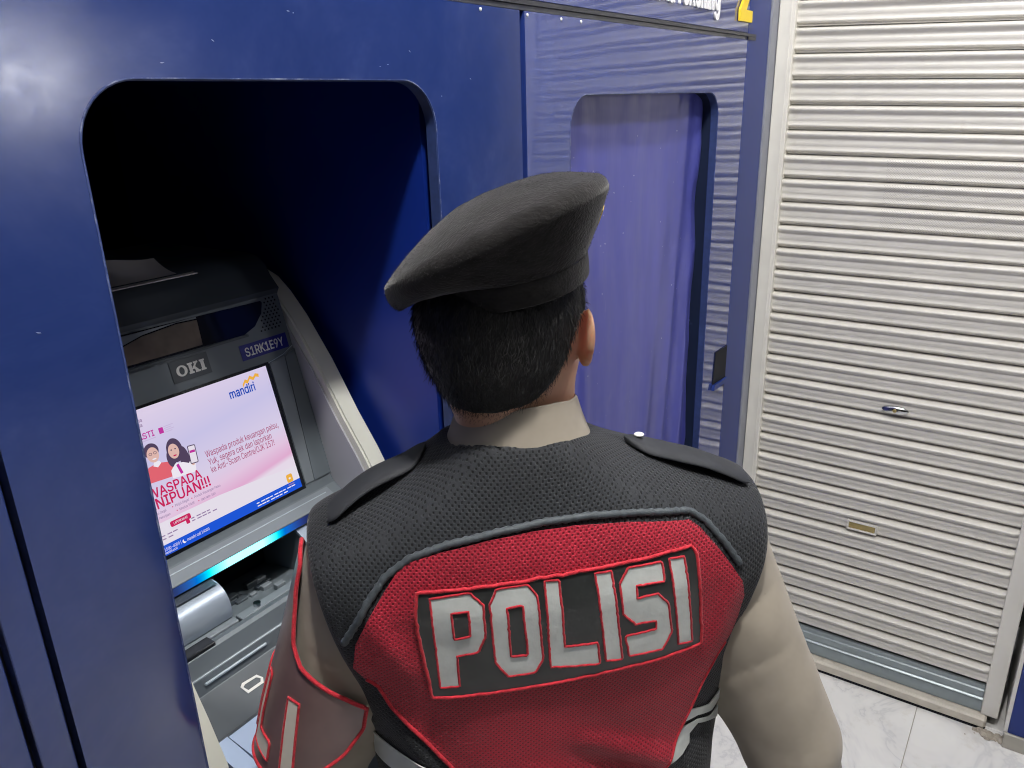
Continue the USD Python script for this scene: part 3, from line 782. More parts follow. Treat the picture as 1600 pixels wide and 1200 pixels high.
spoly('man_jumper', P4((0.165, 0.522), (0.17, 0.580), (0.190, 0.605), (0.235, 0.615), (0.285, 0.595), (0.306, 0.555), (0.312, 0.505)).buffer(0.002), 'red')
spoly('man_collar', P4((0.212, 0.612), (0.232, 0.595), (0.254, 0.616), (0.248, 0.635), (0.220, 0.635)), 'white')
spoly('man_hair', ell(0.225, 0.715, 0.038, 0.052), 'hair')
spoly('man_face', ell(0.227, 0.687, 0.030, 0.052), 'skin')
for du in (-0.012, 0.012):
    e_ = ell(0.228 + du, 0.696, 0.0085, 0.010)
    spoly('spectacles', e_.difference(e_.buffer(-0.0006)), 'hair')
spoly('man_mouth', ell(0.228, 0.658, 0.011, 0.005), 'white')
spoly('woman_hair', ell(0.338, 0.662, 0.042, 0.085).union(ell(0.375, 0.572, 0.026, 0.10)).union(ell(0.308, 0.617, 0.022, 0.06)), 'hair')
spoly('woman_jacket', P4((0.290, 0.490), (0.293, 0.535), (0.321, 0.567), (0.358, 0.557), (0.388, 0.532), (0.412, 0.560), (0.420, 0.552), (0.408, 0.475)).buffer(0.0015), 'white')
spoly('woman_lapel', P4((0.321, 0.562), (0.335, 0.567), (0.345, 0.495), (0.330, 0.492)), 'magenta')
spoly('woman_face', ell(0.331, 0.659, 0.028, 0.052), 'skin')
for du in (-0.010, 0.011):
    spoly('woman_eye', ell(0.331 + du, 0.672, 0.0042, 0.0045), 'hair')
spoly('woman_mouth', ell(0.331, 0.629, 0.0095, 0.005), 'crimson')
spoly('hand', ell(0.408, 0.545, 0.012, 0.03), 'skin')
phx0, phz0 = su(0.399, 0.525); phx1, phz1 = su(0.443, 0.655)
ph = affinity.rotate(rrect(phx0, phx1, phz0, phz1, 0.002, 4), -6)
spoly('pictured_phone', ph, 'hair')
spoly('pictured_phone_screen', ph.buffer(-0.0013), 'pale')
spoly('pictured_phone_banner', affinity.rotate(sbox(phx0 + 0.002, phz0 + 0.0155, phx1 - 0.002, phz0 + 0.0190), -6, origin=ph.centroid), 'magenta')
spoly('pictured_phone_tile', affinity.rotate(sbox(phx0 + 0.0028, phz0 + 0.004, phx1 - 0.0028, phz0 + 0.0135), -6, origin=ph.centroid), 'pale')

stext('headline', 'WASPADA', *su(0.140, 0.412), 0.0830, 0.0125, 'crimson', True)
stext('headline', 'PENIPUAN!!!', *su(0.085, 0.335), 0.1080, 0.0138, 'crimson', True)
# seam line from the screen corner to the side, and the ledge line under the screen
part(at, 'panel_seam', tube([(0.7545, fp(1.4455) - 0.0002, 1.4455), (0.790, fp(1.452) - 0.0002, 1.452), (0.811, fp(1.4605) - 0.0002, 1.4605)], 0.0006, n=6), M['hilite'], smooth=True)
part(at, 'bezel_step', on_fascia(ext(Polygon([(0.776, 1.2440), (0.812, 1.2440), (0.812, 1.456), (0.790, 1.449)]), 0.003), 0.0), M['atm_grey'])
part(at, 'bezel_side', on_fascia(ext(Polygon([(0.7580, 1.2440), (0.7755, 1.2440), (0.7895, 1.4485), (0.7580, 1.4440)]), 0.002), 0.0), M['atm_mid'])
part(at, 'ledge_edge', tube([(XA, D + 0.2115, 1.2224), (XB - 0.03, D + 0.2115, 1.2224)], 0.0013, n=6), M['hilite'], smooth=True)
part(at, 'ledge', ext_x(Polygon([fz(0.2195, 1.2268), fz(0.2125, 1.2235), fz(0.1945, 1.2142), fz(0.1945, 1.2128), fz(0.2128, 1.2208)]), XA, XB - 0.02), M['atm_mid'])


def led_mat():
    n = {'g': ('geometry', {}), 's': ('separate_xyz', {}), 'm': ('map_range', {'from_min': 0.425, 'from_max': 0.775, 'to_min': 0.0, 'to_max': 1.0}),
         'r': ('rgb_ramp', {'ramp': [(0.0, (0.10, 0.12, 0.22)), (0.16, (0.10, 0.16, 0.6)), (0.27, (0.0, 0.25, 1.0)), (0.33, (0.0, 0.75, 1.0)), (0.42, (0.25, 1.0, 1.0)), (0.60, (0.25, 1.0, 1.0)),
                                     (0.68, (0.0, 0.75, 1.0)), (0.72, (0.0, 0.22, 0.95)), (0.82, (0.06, 0.12, 0.6)), (0.92, (0.10, 0.12, 0.2))]}),
         'r2': ('rgb_ramp', {'ramp': [(0.0, (0.05, 0.05, 0.05)), (0.18, (0.10, 0.10, 0.10)), (0.30, (0.3, 0.3, 0.3)), (0.42, (1, 1, 1)), (0.60, (1, 1, 1)), (0.70, (0.3, 0.3, 0.3)), (0.85, (0.09, 0.09, 0.09)), (1, (0.05, 0.05, 0.05))]}),
         'k': ('math', {'math_type': 'multiply', 'value2': 2.7}), 'e': ('emission', {})}
    L = [('g.position', 's.vector'), ('s.x', 'm.value'), ('m.result', 'r.fac'), ('m.result', 'r2.fac'), ('r.color', 'e.color'), ('r2.color', 'k.value1'), ('k.value', 'e.strength')]
    return usdkit.material(stage, LK + 'light_bar', n, L, surface='e.emission')


part(at, 'light_bar', bx(XA + 0.004, XB - 0.03, D + 0.1925, D + 0.197, 1.2000, 1.2115, 0.001), led_mat())
# recess under the light bar
part(at, 'cash_mouth', bx(0.590, 0.702, D + 0.288, D + 0.3005, 1.104, 1.183, 0.003), M['atm_black'])
part(at, 'recess_block', bx(0.545, 0.588, D + 0.262, D + 0.3005, 1.128, 1.1855, 0.003), M['atm_dark'])
part(at, 'recess_side', ext_x(Polygon([fz(0.128, 1.1436), fz(0.205, 1.1915), fz(0.300, 1.1855), fz(0.300, 1.10), fz(0.16, 1.122)]), 0.7040, 0.812), M['atm_grey'])
part(at, 'recess_side_edge', ext_x(Polygon([fz(0.123, 1.1445), fz(0.128, 1.1440), fz(0.206, 1.1935), fz(0.200, 1.196)]), 0.702, 0.722), M['atm_steel'])
hp = []
for a_ in np.linspace(math.radians(-25), math.radians(130), 16):
    hp.append((D + 0.196 - 0.036 * math.cos(a_), 1.157 + 0.036 * math.sin(a_)))
hd = part(at, 'keypad_hood', ext_x(Polygon(hp + [(D + 0.255, 1.178), (D + 0.25, 1.125), (D + 0.19, 1.125)]), XA + 0.001, 0.545), M['atm_steel'], smooth=30)
part(hd, 'hood_cap', ext_x(Polygon([(D + 0.180, 1.194), (D + 0.2, 1.1965), (D + 0.262, 1.186), (D + 0.258, 1.175)]), XA + 0.001, 0.541), M['atm_dark'])
part(hd, 'hood_lip', bx(XA + 0.001, 0.548, D + 0.152, D + 0.20, 1.134, 1.1395, 0.001), M['atm_mid'])
part(at, 'receipt_slot', bx(0.438, 0.494, D + 0.130, D + 0.150, 1.139, 1.1465, 0.001), M['atm_black'])
part(at, 'tray_plate', bx(0.552, 0.702, D + 0.150, D + 0.166, 1.126, 1.1385, 0.001), M['atm_mid'])
rg = np.random.default_rng(9)
for q in range(16):
    x = rg.uniform(0.55, 0.66); d_ = rg.uniform(0.165, 0.25); s_ = rg.uniform(0.004, 0.013)
    zf = 1.122 - (d_ - 0.16) * 0.17
    part(at, 'shutter_piece', bx(x, x + s_ * 1.8, D + d_, D + d_ + s_, zf - 0.002, zf + rg.uniform(0.003, 0.010), 0.0006), M['atm_mid'] if q % 3 == 0 else M['atm_dark'])
sc_ = trimesh.creation.cylinder(radius=0.0055, height=0.006, sections=16); sc_.apply_translation((0.585, D + 0.158, 1.141))
part(at, 'knob', sc_, M['chrome'])
part(at, 'lip_edge', tube([(XA, D + 0.1205, 1.1145), (XB, D + 0.1205, 1.1145)], 0.0014, n=6), M['hilite'], smooth=True)
part(at, 'card_line', bx(0.460, 0.562, D + 0.1150, D + 0.1185, 1.1015, 1.1058, 0.001), M['hilite'])


def on_dark(poly, th, off):
    """poly in (x, s), s running down the sloping dark panel."""
    m = ext(poly, th); v = np.array(m.vertices)
    a = np.array([D + 0.117, 1.0895]); b = np.array([D + 0.070, 1.0480]); L_ = np.linalg.norm(b - a); t_ = (b - a) / L_; nn = np.array([t_[1], -t_[0]])
    yz = a + v[:, 1:2] * t_ + (v[:, 2:3] + off) * nn
    return trimesh.Trimesh(np.c_[v[:, 0], yz], m.faces, process=False)


part(at, 'dark_panel', on_dark(sbox(0.432, 0.0015, 0.80, 0.0615), 0.0016, 0.0002), M['atm_dark'])
ic = Polygon([(0.5000, 0.0225), (0.5040, 0.0180), (0.5290, 0.0190), (0.5335, 0.0285), (0.5300, 0.0325), (0.5040, 0.0325)])
ic = Polygon([(0.5000, 0.0200), (0.5050, 0.0165), (0.5280, 0.0185), (0.5335, 0.0270), (0.5300, 0.0335), (0.5040, 0.0330)])
part(at, 'receipt_mark', on_dark(ic.difference(affinity.scale(ic, 0.80, 0.56)), 0.0010, 0.0019), M['label_white'], smooth=False)
# keyboard tray with pale blue cheeks
part(at, 'tray', ext_x(Polygon([fz(0.0695, 1.0465), fz(0.0695, 1.0385), fz(0.010, 1.0320), fz(0.002, 1.020), fz(-0.004, 1.018), fz(-0.004, 1.026), fz(0.008, 1.0395)]), 0.452, 0.790), M['atm_tray'])
part(at, 'tray_cheek', ext_x(Polygon([fz(0.121, 1.0880), fz(0.070, 1.0478), fz(0.030, 1.0405), fz(-0.008, 1.030), fz(-0.006, 1.012), fz(0.05, 1.010), fz(0.12, 1.05)]), 0.4265, 0.4505), M['atm_tray'])
part(at, 'tray_line', tube([(0.487, D + 0.036, 1.0421), (0.70, D + 0.036, 1.0421)], 0.0011, n=6), M['hilite'], smooth=True)

# curved wings
wing = [fz(0.62, 1.578), fz(0.40, 1.578), fz(0.372, 1.573), fz(0.345, 1.563), fz(0.318, 1.541), fz(0.285, 1.505), fz(0.235, 1.435), fz(0.186, 1.353), fz(0.149, 1.298), fz(0.125, 1.257), fz(0.085, 1.180),
        fz(0.052, 1.110), fz(0.028, 1.050), fz(0.016, 1.00), fz(0.012, 0.93), fz(0.03, 0.82), fz(0.07, 0.03), fz(0.62, 0.03)]
for x0, x1 in ((0.8165, 0.8520), (0.3860, 0.4220)):
    w_ = Polygon(wing)
    inn = w_.buffer(-0.004)
    m = cat(ext_x(w_, x0 + 0.003, x1 - 0.003), ext_x(inn, x0 - 0.0003, x0 + 0.0032), ext_x(inn, x1 - 0.0032, x1 + 0.0003))
    part(at, 'side_wing', m, M['atm_cream'], smooth=30)
# grey inner cheek beside the right wing
ck = Polygon(wing).buffer(-0.016)
part(at, 'inner_cheek', ext_x(ck.intersection(sbox(D, 1.0, D + 0.34, 1.56)), 0.8125, 0.8158), M['atm_wing_in'])

# slips of paper left on top
pp = thing('paper_slip', 'curled paper slip lying on top of the cash machine', 'paper', loc=(0.57, D + 0.36, 1.607))
u_, v_ = np.meshgrid(np.linspace(0, 1, 14), np.linspace(0, 1, 10))
px_ = 0.515 + 0.125 * u_ + 0.02 * v_
G = np.stack([px_, D + 0.305 + 0.085 * v_ + 0.0 * u_, 1.6105 + 0.016 * v_ ** 2 + 0.005 * np.sin(u_ * 5) * v_], -1)
m = loft(G, close_u=False); m2 = loft(G + np.array([0, 0, 0.0006]), close_u=False); m2.faces = m2.faces[:, ::-1]
part(pp, 'sheet', cat(m, m2), M['paper'], smooth=True)
part(pp, 'fold', bx(0.52, 0.662, D + 0.288, D + 0.300, 1.6082, 1.6098), M['paper'])
# ------------------------------------------------------------------ the police officer, seen from behind
# Local frame of the figure: x to his right, y the way he faces, z up; origin on the floor under the nape.
YAW = 45.0
PO = np.array([0.6690, 0.4660, 0.0])


def smin(a, b, k):
    h = np.clip(0.5 + 0.5 * (b - a) / k, 0, 1)
    return b + (a - b) * h - k * h * (1 - h)


def smax(a, b, k):
    return -smin(-a, -b, k)


def cap(P, A, B, ra, rb):
    A = np.asarray(A, float); B = np.asarray(B, float)
    d = B - A
    t = np.clip(((P - A) @ d) / (d @ d), 0, 1)
    return np.linalg.norm(P - A - t[:, None] * d, axis=1) - (ra + (rb - ra) * t)


def ell_d(P, C, R):
    q = (P - np.asarray(C)) / np.asarray(R)
    k0 = np.linalg.norm(q, axis=1)
    k1 = np.linalg.norm(q / np.asarray(R), axis=1)
    return np.where(k1 > 1e-9, k0 * (k0 - 1) / np.maximum(k1, 1e-9), -min(R))


def surfnet(f, lo, hi, h, newton=2):
    """Closed surface f = 0 on a grid (surface nets), its vertices drawn onto the surface."""
    ax = [np.arange(lo[i], hi[i] + h, h) for i in range(3)]
    G = np.stack(np.meshgrid(*ax, indexing='ij'), -1)
    # coarse pass first, so that the fine grid is only evaluated near the surface
    k = 4
    cax = [np.arange(lo[i], hi[i] + h * (k + 1), h * k) for i in range(3)]
    CG = np.stack(np.meshgrid(*cax, indexing='ij'), -1)
    CS = f(CG.reshape(-1, 3)).reshape(CG.shape[:3])
    near = np.abs(CS) < h * k * 2.2
    rep = [np.minimum((np.arange(len(ax[i])) + k // 2) // k, len(cax[i]) - 1) for i in range(3)]
    S = CS[np.ix_(*rep)].copy()
    mk = near[np.ix_(*rep)]
    S[mk] = f(G[mk])
    s = S < 0
    nx, ny, nz = S.shape
    c = [s[i:nx - 1 + i, j:ny - 1 + j, k:nz - 1 + k] for i in (0, 1) for j in (0, 1) for k in (0, 1)]
    tot = sum(x.astype(int) for x in c)
    act = (tot > 0) & (tot < 8)
    idx = -np.ones(act.shape, int)
    idx[act] = np.arange(act.sum())
    cells = np.argwhere(act)
    acc = np.zeros((len(cells), 3)); cnt = np.zeros(len(cells))
    corners = np.array([(i, j, k) for i in (0, 1) for j in (0, 1) for k in (0, 1)])
    for a in range(8):
        for b in range(a + 1, 8):
            if np.abs(corners[a] - corners[b]).sum() != 1:
                continue
            ca, cb = cells + corners[a], cells + corners[b]
            va, vb = S[tuple(ca.T)], S[tuple(cb.T)]
            x = (va < 0) != (vb < 0)
            t = np.where(x, va / np.where(x, va - vb, 1), 0)[:, None]
            acc += np.where(x[:, None], ca + t * (cb - ca), 0); cnt += x
    V = np.array(lo) + acc / cnt[:, None] * h
    F = []
    for d in range(3):
        o1, o2 = [(1, 2), (2, 0), (0, 1)][d]
        sl0 = [slice(None)] * 3; sl1 = [slice(None)] * 3
        sl0[d] = slice(0, -1); sl1[d] = slice(1, None)
        e = np.argwhere(s[tuple(sl0)] != s[tuple(sl1)])
        ok = np.ones(len(e), bool)
        for o in (o1, o2):
            ok &= (e[:, o] > 0) & (e[:, o] < S.shape[o] - 1)
        e = e[ok]
        inside = s[tuple(e.T)]
        u = np.zeros(3, int); u[o1] = 1
        w = np.zeros(3, int); w[o2] = 1
        q = np.stack([idx[tuple((e - u - w).T)], idx[tuple((e - w).T)], idx[tuple(e.T)], idx[tuple((e - u).T)]], 1)
        q[~inside] = q[~inside][:, ::-1]
        F.append(q)
    F = np.concatenate(F)
    for _ in range(newton):
        v0 = f(V); g = np.empty_like(V)
        for k in range(3):
            dp = np.zeros(3); dp[k] = h * 0.2
            g[:, k] = (f(V + dp) - f(V - dp)) / (0.4 * h)
        st = -v0[:, None] * g / np.maximum((g * g).sum(1, keepdims=True), 0.05)
        n_ = np.linalg.norm(st, axis=1, keepdims=True)
        V = V + st * np.minimum(1, h * 0.7 / np.maximum(n_, 1e-9))
    F = np.vstack([F[:, [0, 1, 2]], F[:, [0, 2, 3]]])
    return trimesh.Trimesh(V, F, process=False)


AX = 0.030          # the trunk's axis, to the right of the nape
TZ = [0.90, 0.95, 1.03, 1.12, 1.20, 1.27, 1.325, 1.360, 1.388, 1.412, 1.437, 1.463, 1.487, 1.51]
TW = [0.200, 0.205, 0.208, 0.216, 0.230, 0.243, 0.244, 0.233, 0.208, 0.172, 0.130, 0.092, 0.062, 0.035]
TB = [0.118, 0.120, 0.114, 0.107, 0.112, 0.119, 0.119, 0.114, 0.108, 0.100, 0.090, 0.079, 0.066, 0.045]
TF = [0.120, 0.125, 0.128, 0.132, 0.140, 0.138, 0.126, 0.112, 0.098, 0.085, 0.072, 0.060, 0.050, 0.035]
TC = [-.005, -.005, -.005, -.004, -.002, 0.0, 0.0, 0.0, 0.0, 0.0, 0.0, 0.0, 0.0, 0.0]
TX = [0.030, 0.030, 0.032, 0.034, 0.034, 0.032, 0.030, 0.028, 0.024, 0.018, 0.010, 0.004, 0.0, 0.0]
fW, fB, fF, fC, fX = [PchipInterpolator(TZ, q) for q in (TW, TB, TF, TC, TX)]


def torso(P, g=0.0):
    z = np.clip(P[:, 2], TZ[0], TZ[-1])
    w = fW(z) + g
    dy = P[:, 1] - fC(z)
    d = np.where(dy > 0, fF(z), fB(z)) + g
    q = ((np.abs(P[:, 0] - fX(z)) / w) ** 2.5 + (np.abs(dy) / d) ** 2.5) ** (1 / 2.5)
    s = (q - 1) * np.minimum(w, d) * 0.8
    return smax(smax(s, P[:, 2] - (TZ[-1] + g), 0.02), TZ[0] - P[:, 2], 0.01)


SHL, SHR = np.array([-0.176, -0.004, 1.340]), np.array([0.226, -0.004, 1.338])
ELL, WRL = np.array([-0.262, -0.005, 1.060]), np.array([-0.215, 0.225, 1.030])
ELR, WRR = np.array([0.336, -0.080, 1.045]), np.array([0.398, -0.070, 0.800])


def wr(P, s, amp, seed):
    return (meshkit.fbm(P * s, 3, seed) - 0.5) * 2 * amp


def vest_f(P):
    f = torso(P, 0.010)
    for S, sg in ((SHL, -1), (SHR, 1)):
        f = smin(f, cap(P, S + np.array([sg * 0.010, 0, -0.012]), S + np.array([-sg * 0.09, 0, 0.030]), 0.073, 0.062), 0.06)
        f = smin(f, cap(P, S + np.array([-sg * 0.002, 0, -0.02]), S + np.array([-sg * 0.035, 0, -0.13]), 0.075, 0.06), 0.05)
    # slack of the cloth: soft diagonal draws over the lower back, gathers below the arms
    x, z = P[:, 0] - AX, P[:, 2]
    back = np.clip(-(P[:, 1]) / 0.08, 0, 1)
    def crease(x0, z0, x1, z1, w_, a_):
        d = np.array([x1 - x0, z1 - z0]); L_ = np.hypot(*d); d = d / L_
        t = np.clip(((x - x0) * d[0] + (z - z0) * d[1]) / L_, 0, 1)
        dd = np.hypot(x - x0 - t * L_ * d[0], z - z0 - t * L_ * d[1])
        return a_ * np.exp(-(dd / w_) ** 2) * np.sin(np.pi * np.clip(t * 0.9 + 0.05, 0, 1))
    c = crease(0.00, 1.155, 0.15, 1.065, 0.016, 0.0075) + crease(-0.10, 1.13, 0.10, 1.035, 0.018, 0.0040) + crease(-0.20, 1.20, -0.13, 1.08, 0.016, 0.006)
    c = c - crease(0.02, 1.128, 0.15, 1.040, 0.016, 0.006) + crease(-0.215, 1.35, -0.165, 1.24, 0.014, 0.004) + crease(0.20, 1.33, 0.165, 1.20, 0.014, 0.005)
    f = f - c * back - wr(P, 11, 0.0028, 3) * np.clip((1.40 - z) / 0.1, 0.3, 1)
    # armholes and hem
    for S, sg in ((SHL, -1), (SHR, 1)):
        n = np.array([sg * 0.97, 0.0, -0.22]); n /= np.linalg.norm(n)
        q = S + np.array([sg * 0.052, 0, 0.0])
        low = P[:, 2] - 1.17
        f = smax(f, np.where(low > 0, (P - q) @ n, ((P - q) @ n)) - np.clip(-low, 0, 1) * 1.2, 0.012)
    f = smax(f, 0.925 + 0.012 * np.sin((P[:, 0]) * 9) - P[:, 2], 0.012)
    # neckline
    nk = np.linalg.norm((P - np.array([0.0, 0.018, 0])) [:, :2] / np.array([1.0, 1.05]), axis=1)
    f = smax(f, np.minimum(0.083 - nk, 10) - np.clip(1.478 - P[:, 2], 0, 1) * 3, 0.006)
    return f


def shirt_f(P):
    f = torso(P, -0.006)
    f = smax(f, P[:, 2] - 1.485, 0.01)
    z = P[:, 2]
    for S, E_, W_, sg, ru, re in ((SHL, ELL, WRL, -1, 0.068, 0.058), (SHR, ELR, WRR, 1, 0.070, 0.063)):
        u = cap(P, S, E_, ru, re)
        # folds running round the sleeve, deep near the armpit
        ax_ = (E_ - S) / np.linalg.norm(E_ - S)
        t = (P - S) @ ax_
        r = P - S - t[:, None] * ax_
        ang = np.arctan2(r[:, 1], r[:, 0] * sg)
        # folds running round the sleeve: deep, sharp-bottomed draws from the armpit, shallower ones further down
        inner = 0.06 + 0.94 * np.clip(-np.cos(ang - 0.5) * 0.8 + 0.25, 0, 1)
        ph1 = t * 88 + 1.9 * np.cos(ang + 0.7) + 4.0 * meshkit.noise(P * 8, 2)
        ph2 = t * 58 + 2.6 * np.cos(ang - 0.5) + 5.0 * meshkit.noise(P * 7, 5)
        fold = 0.0085 * (0.62 - np.abs(np.sin(ph1 * 0.5)) ** 0.55) * np.exp(-((t - 0.120) / 0.060) ** 2) * inner
        fold = fold + 0.0022 * (0.62 - np.abs(np.sin(ph2 * 0.5)) ** 0.6) * np.exp(-((t - 0.235) / 0.060) ** 2) * (0.4 + 0.6 * inner)
        u = u + fold - wr(P, 10, 0.0032, 7)
        f = smin(f, u, 0.03)
        v = cap(P, E_, W_, re - 0.002, 0.052 if sg > 0 else 0.042)
        f = smin(f, v - wr(P, 16, 0.0022, 9), 0.008)
        # end of the sleeve
        wa = (W_ - E_) / np.linalg.norm(W_ - E_)
        near = np.linalg.norm(P - W_, axis=1) - 0.12
        cut = (P - W_) @ wa
        f = smax(f, np.where(near < 0, cut, -1.0), 0.004)
    f = smax(f, 0.93 - z, 0.01) if False else f
    return f


# head frame: origin at the middle of the skull base, turned a little to his left and bowed
HC = np.array([-0.002, 0.020, 1.588])
hy, hp_, hr_ = math.radians(-36), math.radians(-9), math.radians(-3)
Rz = np.array([[math.cos(hy), -math.sin(hy), 0], [math.sin(hy), math.cos(hy), 0], [0, 0, 1]])
Rx = np.array([[1, 0, 0], [0, math.cos(hp_), -math.sin(hp_)], [0, math.sin(hp_), math.cos(hp_)]])
Ry = np.array([[math.cos(hr_), 0, math.sin(hr_)], [0, 1, 0], [-math.sin(hr_), 0, math.cos(hr_)]])
RH = Rz @ Rx @ Ry


def h2l(Q):
    return np.asarray(Q) @ RH.T + HC


def l2h(P):
    return (P - HC) @ RH


def core_f(P):
    Q = l2h(P)
    f = ell_d(Q, (0, -0.008, 0.020), (0.081, 0.098, 0.088))
    f = smin(f, ell_d(Q, (0, 0.026, -0.036), (0.068, 0.064, 0.078)), 0.035)
    f = smin(f, cap(Q, (-0.035, 0.030, -0.085), (0.0, 0.066, -0.103), 0.022, 0.018), 0.03)
    f = smin(f, cap(Q, (0.035, 0.030, -0.085), (0.0, 0.066, -0.103), 0.022, 0.018), 0.03)
    f = smin(f, cap(Q, (0, 0.090, -0.008), (0, 0.108, -0.050), 0.006, 0.012), 0.012)          # nose
    f = smin(f, cap(Q, (-0.012, 0.094, -0.052), (0.012, 0.094, -0.052), 0.009, 0.009), 0.008)
    f = smin(f, cap(Q, (-0.032, 0.080, 0.004), (0.032, 0.080, 0.004), 0.010, 0.010), 0.012)   # brow
    f = smin(f, cap(Q, (-0.018, 0.086, -0.074), (0.018, 0.086, -0.074), 0.005, 0.005), 0.006) # lips
    f = smin(f, cap(Q, (-0.015, 0.084, -0.083), (0.015, 0.084, -0.083), 0.006, 0.006), 0.006)
    f = smax(f, -cap(Q, (-0.017, 0.0935, -0.0785), (0.017, 0.0935, -0.0785), 0.0016, 0.0016), 0.003)
    n0 = h2l(np.array([[0, -0.022, -0.050]]))[0]
    f = smin(f, cap(P, n0, (0.006, 0.010, 1.47), 0.057, 0.061), 0.030)
    return smin(f, cap(P, (-0.045, 0.0, 1.42), (0.065, 0.0, 1.42), 0.04, 0.04), 0.05)


def head_f(P):
    f = core_f(P)
    Q = l2h(P)
    for s in (-1, 1):
        f = smax(f, -ell_d(Q, (s * 0.031, 0.092, -0.014), (0.017, 0.012, 0.010)), 0.008)      # eye sockets
        e = Q - np.array([s * 0.0850, 0.014, 0.002])                                          # ears, standing off the head
        ca, sa = math.cos(0.66), math.sin(0.66)
        E3 = np.stack([e[:, 0] * s * ca + e[:, 1] * sa, -(e[:, 0] * -s * sa + e[:, 1] * ca), e[:, 2]], 1)   # thickness, outwards-back, up
        sh_ = ell_d(E3, (0.0, 0.014, 0.0), (0.0058, 0.0215, 0.0285))
        sh_ = smin(sh_, ell_d(E3, (0.0, 0.008, -0.023), (0.0055, 0.010, 0.011)), 0.008)
        hol = ell_d(E3, (0.0075, 0.013, 0.003), (0.0065, 0.0125, 0.0185))
        sh_ = smax(sh_, -hol, 0.004)
        f = smin(f, smin(sh_, cap(Q, (s * 0.066, 0.012, 0.0), (s * 0.083, 0.010, 0.0), 0.016, 0.012), 0.008), 0.008)
    return f


def hand_f(P, W_, fw, side_up, curl, s):
    """hand at wrist W_: fw along the palm, side_up towards the thumb, s mirrors."""
    fw = fw / np.linalg.norm(fw); up = side_up - fw * (side_up @ fw); up /= np.linalg.norm(up); nn = np.cross(fw, up) * s
    loc = np.stack([(P - W_) @ fw, (P - W_) @ up, (P - W_) @ nn], 1)
    f = cap(loc, (-0.03, 0, 0), (0.02, 0, 0), 0.027, 0.024)
    for y_ in (-0.026, -0.009, 0.009, 0.026):
        f = smin(f, cap(loc, (0.012, y_ * 0.6, 0), (0.088, y_, 0), 0.015, 0.0115), 0.012)
    for y_, L_ in ((0.029, 0.070), (0.0095, 0.080), (-0.0095, 0.074), (-0.028, 0.058)):
        p = np.array([0.090, y_, 0.0]); a = curl
        g = None
        for j, (l_, r0, r1) in enumerate(((0.45, 0.0095, 0.0088), (0.30, 0.0088, 0.0080), (0.25, 0.0080, 0.0070))):
            q = p + L_ * l_ * np.array([math.cos(a), 0, math.sin(a)])
            c_ = cap(loc, p, q, r0, r1)
            g = c_ if g is None else smin(g, c_, 0.002)
            p = q; a += curl * 0.9
        f = smin(f, g, 0.003)
    t0, t1, t2, t3 = np.array([0.020, 0.020, 0.006]), np.array([0.052, 0.046, 0.016]), np.array([0.082, 0.056, 0.024]), np.array([0.104, 0.055, 0.030])
    g = smin(smin(cap(loc, t0, t1, 0.014, 0.0115), cap(loc, t1, t2, 0.011, 0.0095), 0.003), cap(loc, t2, t3, 0.0095, 0.0075), 0.003)
    return smin(f, g, 0.006)


def arm_skin(P):
    f = np.full(len(P), 9.0)
    for E_, W_ in ((ELL, WRL), (ELR, WRR)):
        f = np.minimum(f, cap(P, E_ + 0.3 * (W_ - E_), W_, 0.036, 0.027))
    return f


def body_f(P):
    """the whole body under the clothes: trunk, arms, legs; the head and hands are blended in."""
    f = torso(P, -0.020)
    for S, E_, W_ in ((SHL, ELL, WRL), (SHR, ELR, WRR)):
        f = smin(f, cap(P, S, E_, 0.052, 0.044), 0.03)
        f = smin(f, cap(P, E_, W_, 0.043, 0.027), 0.02)
    for s in (-1, 1):
        h_, k_, a_ = np.array([AX + s * 0.095, 0, 0.90]), np.array([AX + s * 0.11, 0.015, 0.49]), np.array([AX + s * 0.12, -0.01, 0.09])
        f = smin(f, cap(P, h_, k_, 0.085, 0.058), 0.04)
        f = smin(f, cap(P, k_, a_, 0.056, 0.038), 0.02)
        f = smin(f, cap(P, a_ + np.array([0, -0.01, -0.04]), a_ + np.array([0, 0.15, -0.06]), 0.035, 0.025), 0.02)
    f = smin(f, head_f(P), 0.01)
    f = smin(f, hand_f(P, WRL, WRL - ELL + np.array([0.0, 0.04, -0.02]), np.array([0.6, 0, 0.8]), 0.35, -1), 0.012)
    f = smin(f, hand_f(P, WRR, WRR - ELR + np.array([-0.02, 0.03, -0.06]), np.array([-0.2, 1.0, 0.2]), 0.30, 1), 0.012)
    return f


def trouser_f(P):
    f = np.full(len(P), 9.0)
    for s in (-1, 1):
        h_, k_, a_ = np.array([AX + s * 0.095, 0, 0.90]), np.array([AX + s * 0.11, 0.015, 0.49]), np.array([AX + s * 0.12, -0.012, 0.17])
        f = smin(f, cap(P, h_, k_, 0.098, 0.080), 0.04)
        f = smin(f, cap(P, k_, a_, 0.080, 0.072), 0.02)
    q = ell_d(P, (AX, -0.005, 0.92), (0.180, 0.125, 0.14))
    f = smin(f, q, 0.05)
    f = smax(f, P[:, 2] - 1.00, 0.01)
    f = smax(f, 0.14 - P[:, 2], 0.008)
    return f - wr(P, 12, 0.004, 12)


def boot_f(P, s):
    a_ = np.array([AX + s * 0.12, -0.012, 0.09])
    f = cap(P, a_ + np.array([0, 0, 0.13]), a_ + np.array([0, 0, -0.04]), 0.055, 0.046)
    f = smin(f, cap(P, a_ + np.array([0, -0.03, -0.045]), a_ + np.array([0, 0.17, -0.055]), 0.046, 0.042), 0.03)
    f = smax(f, 0.018 - P[:, 2], 0.006)
    return smax(f, P[:, 2] - 0.21, 0.005)


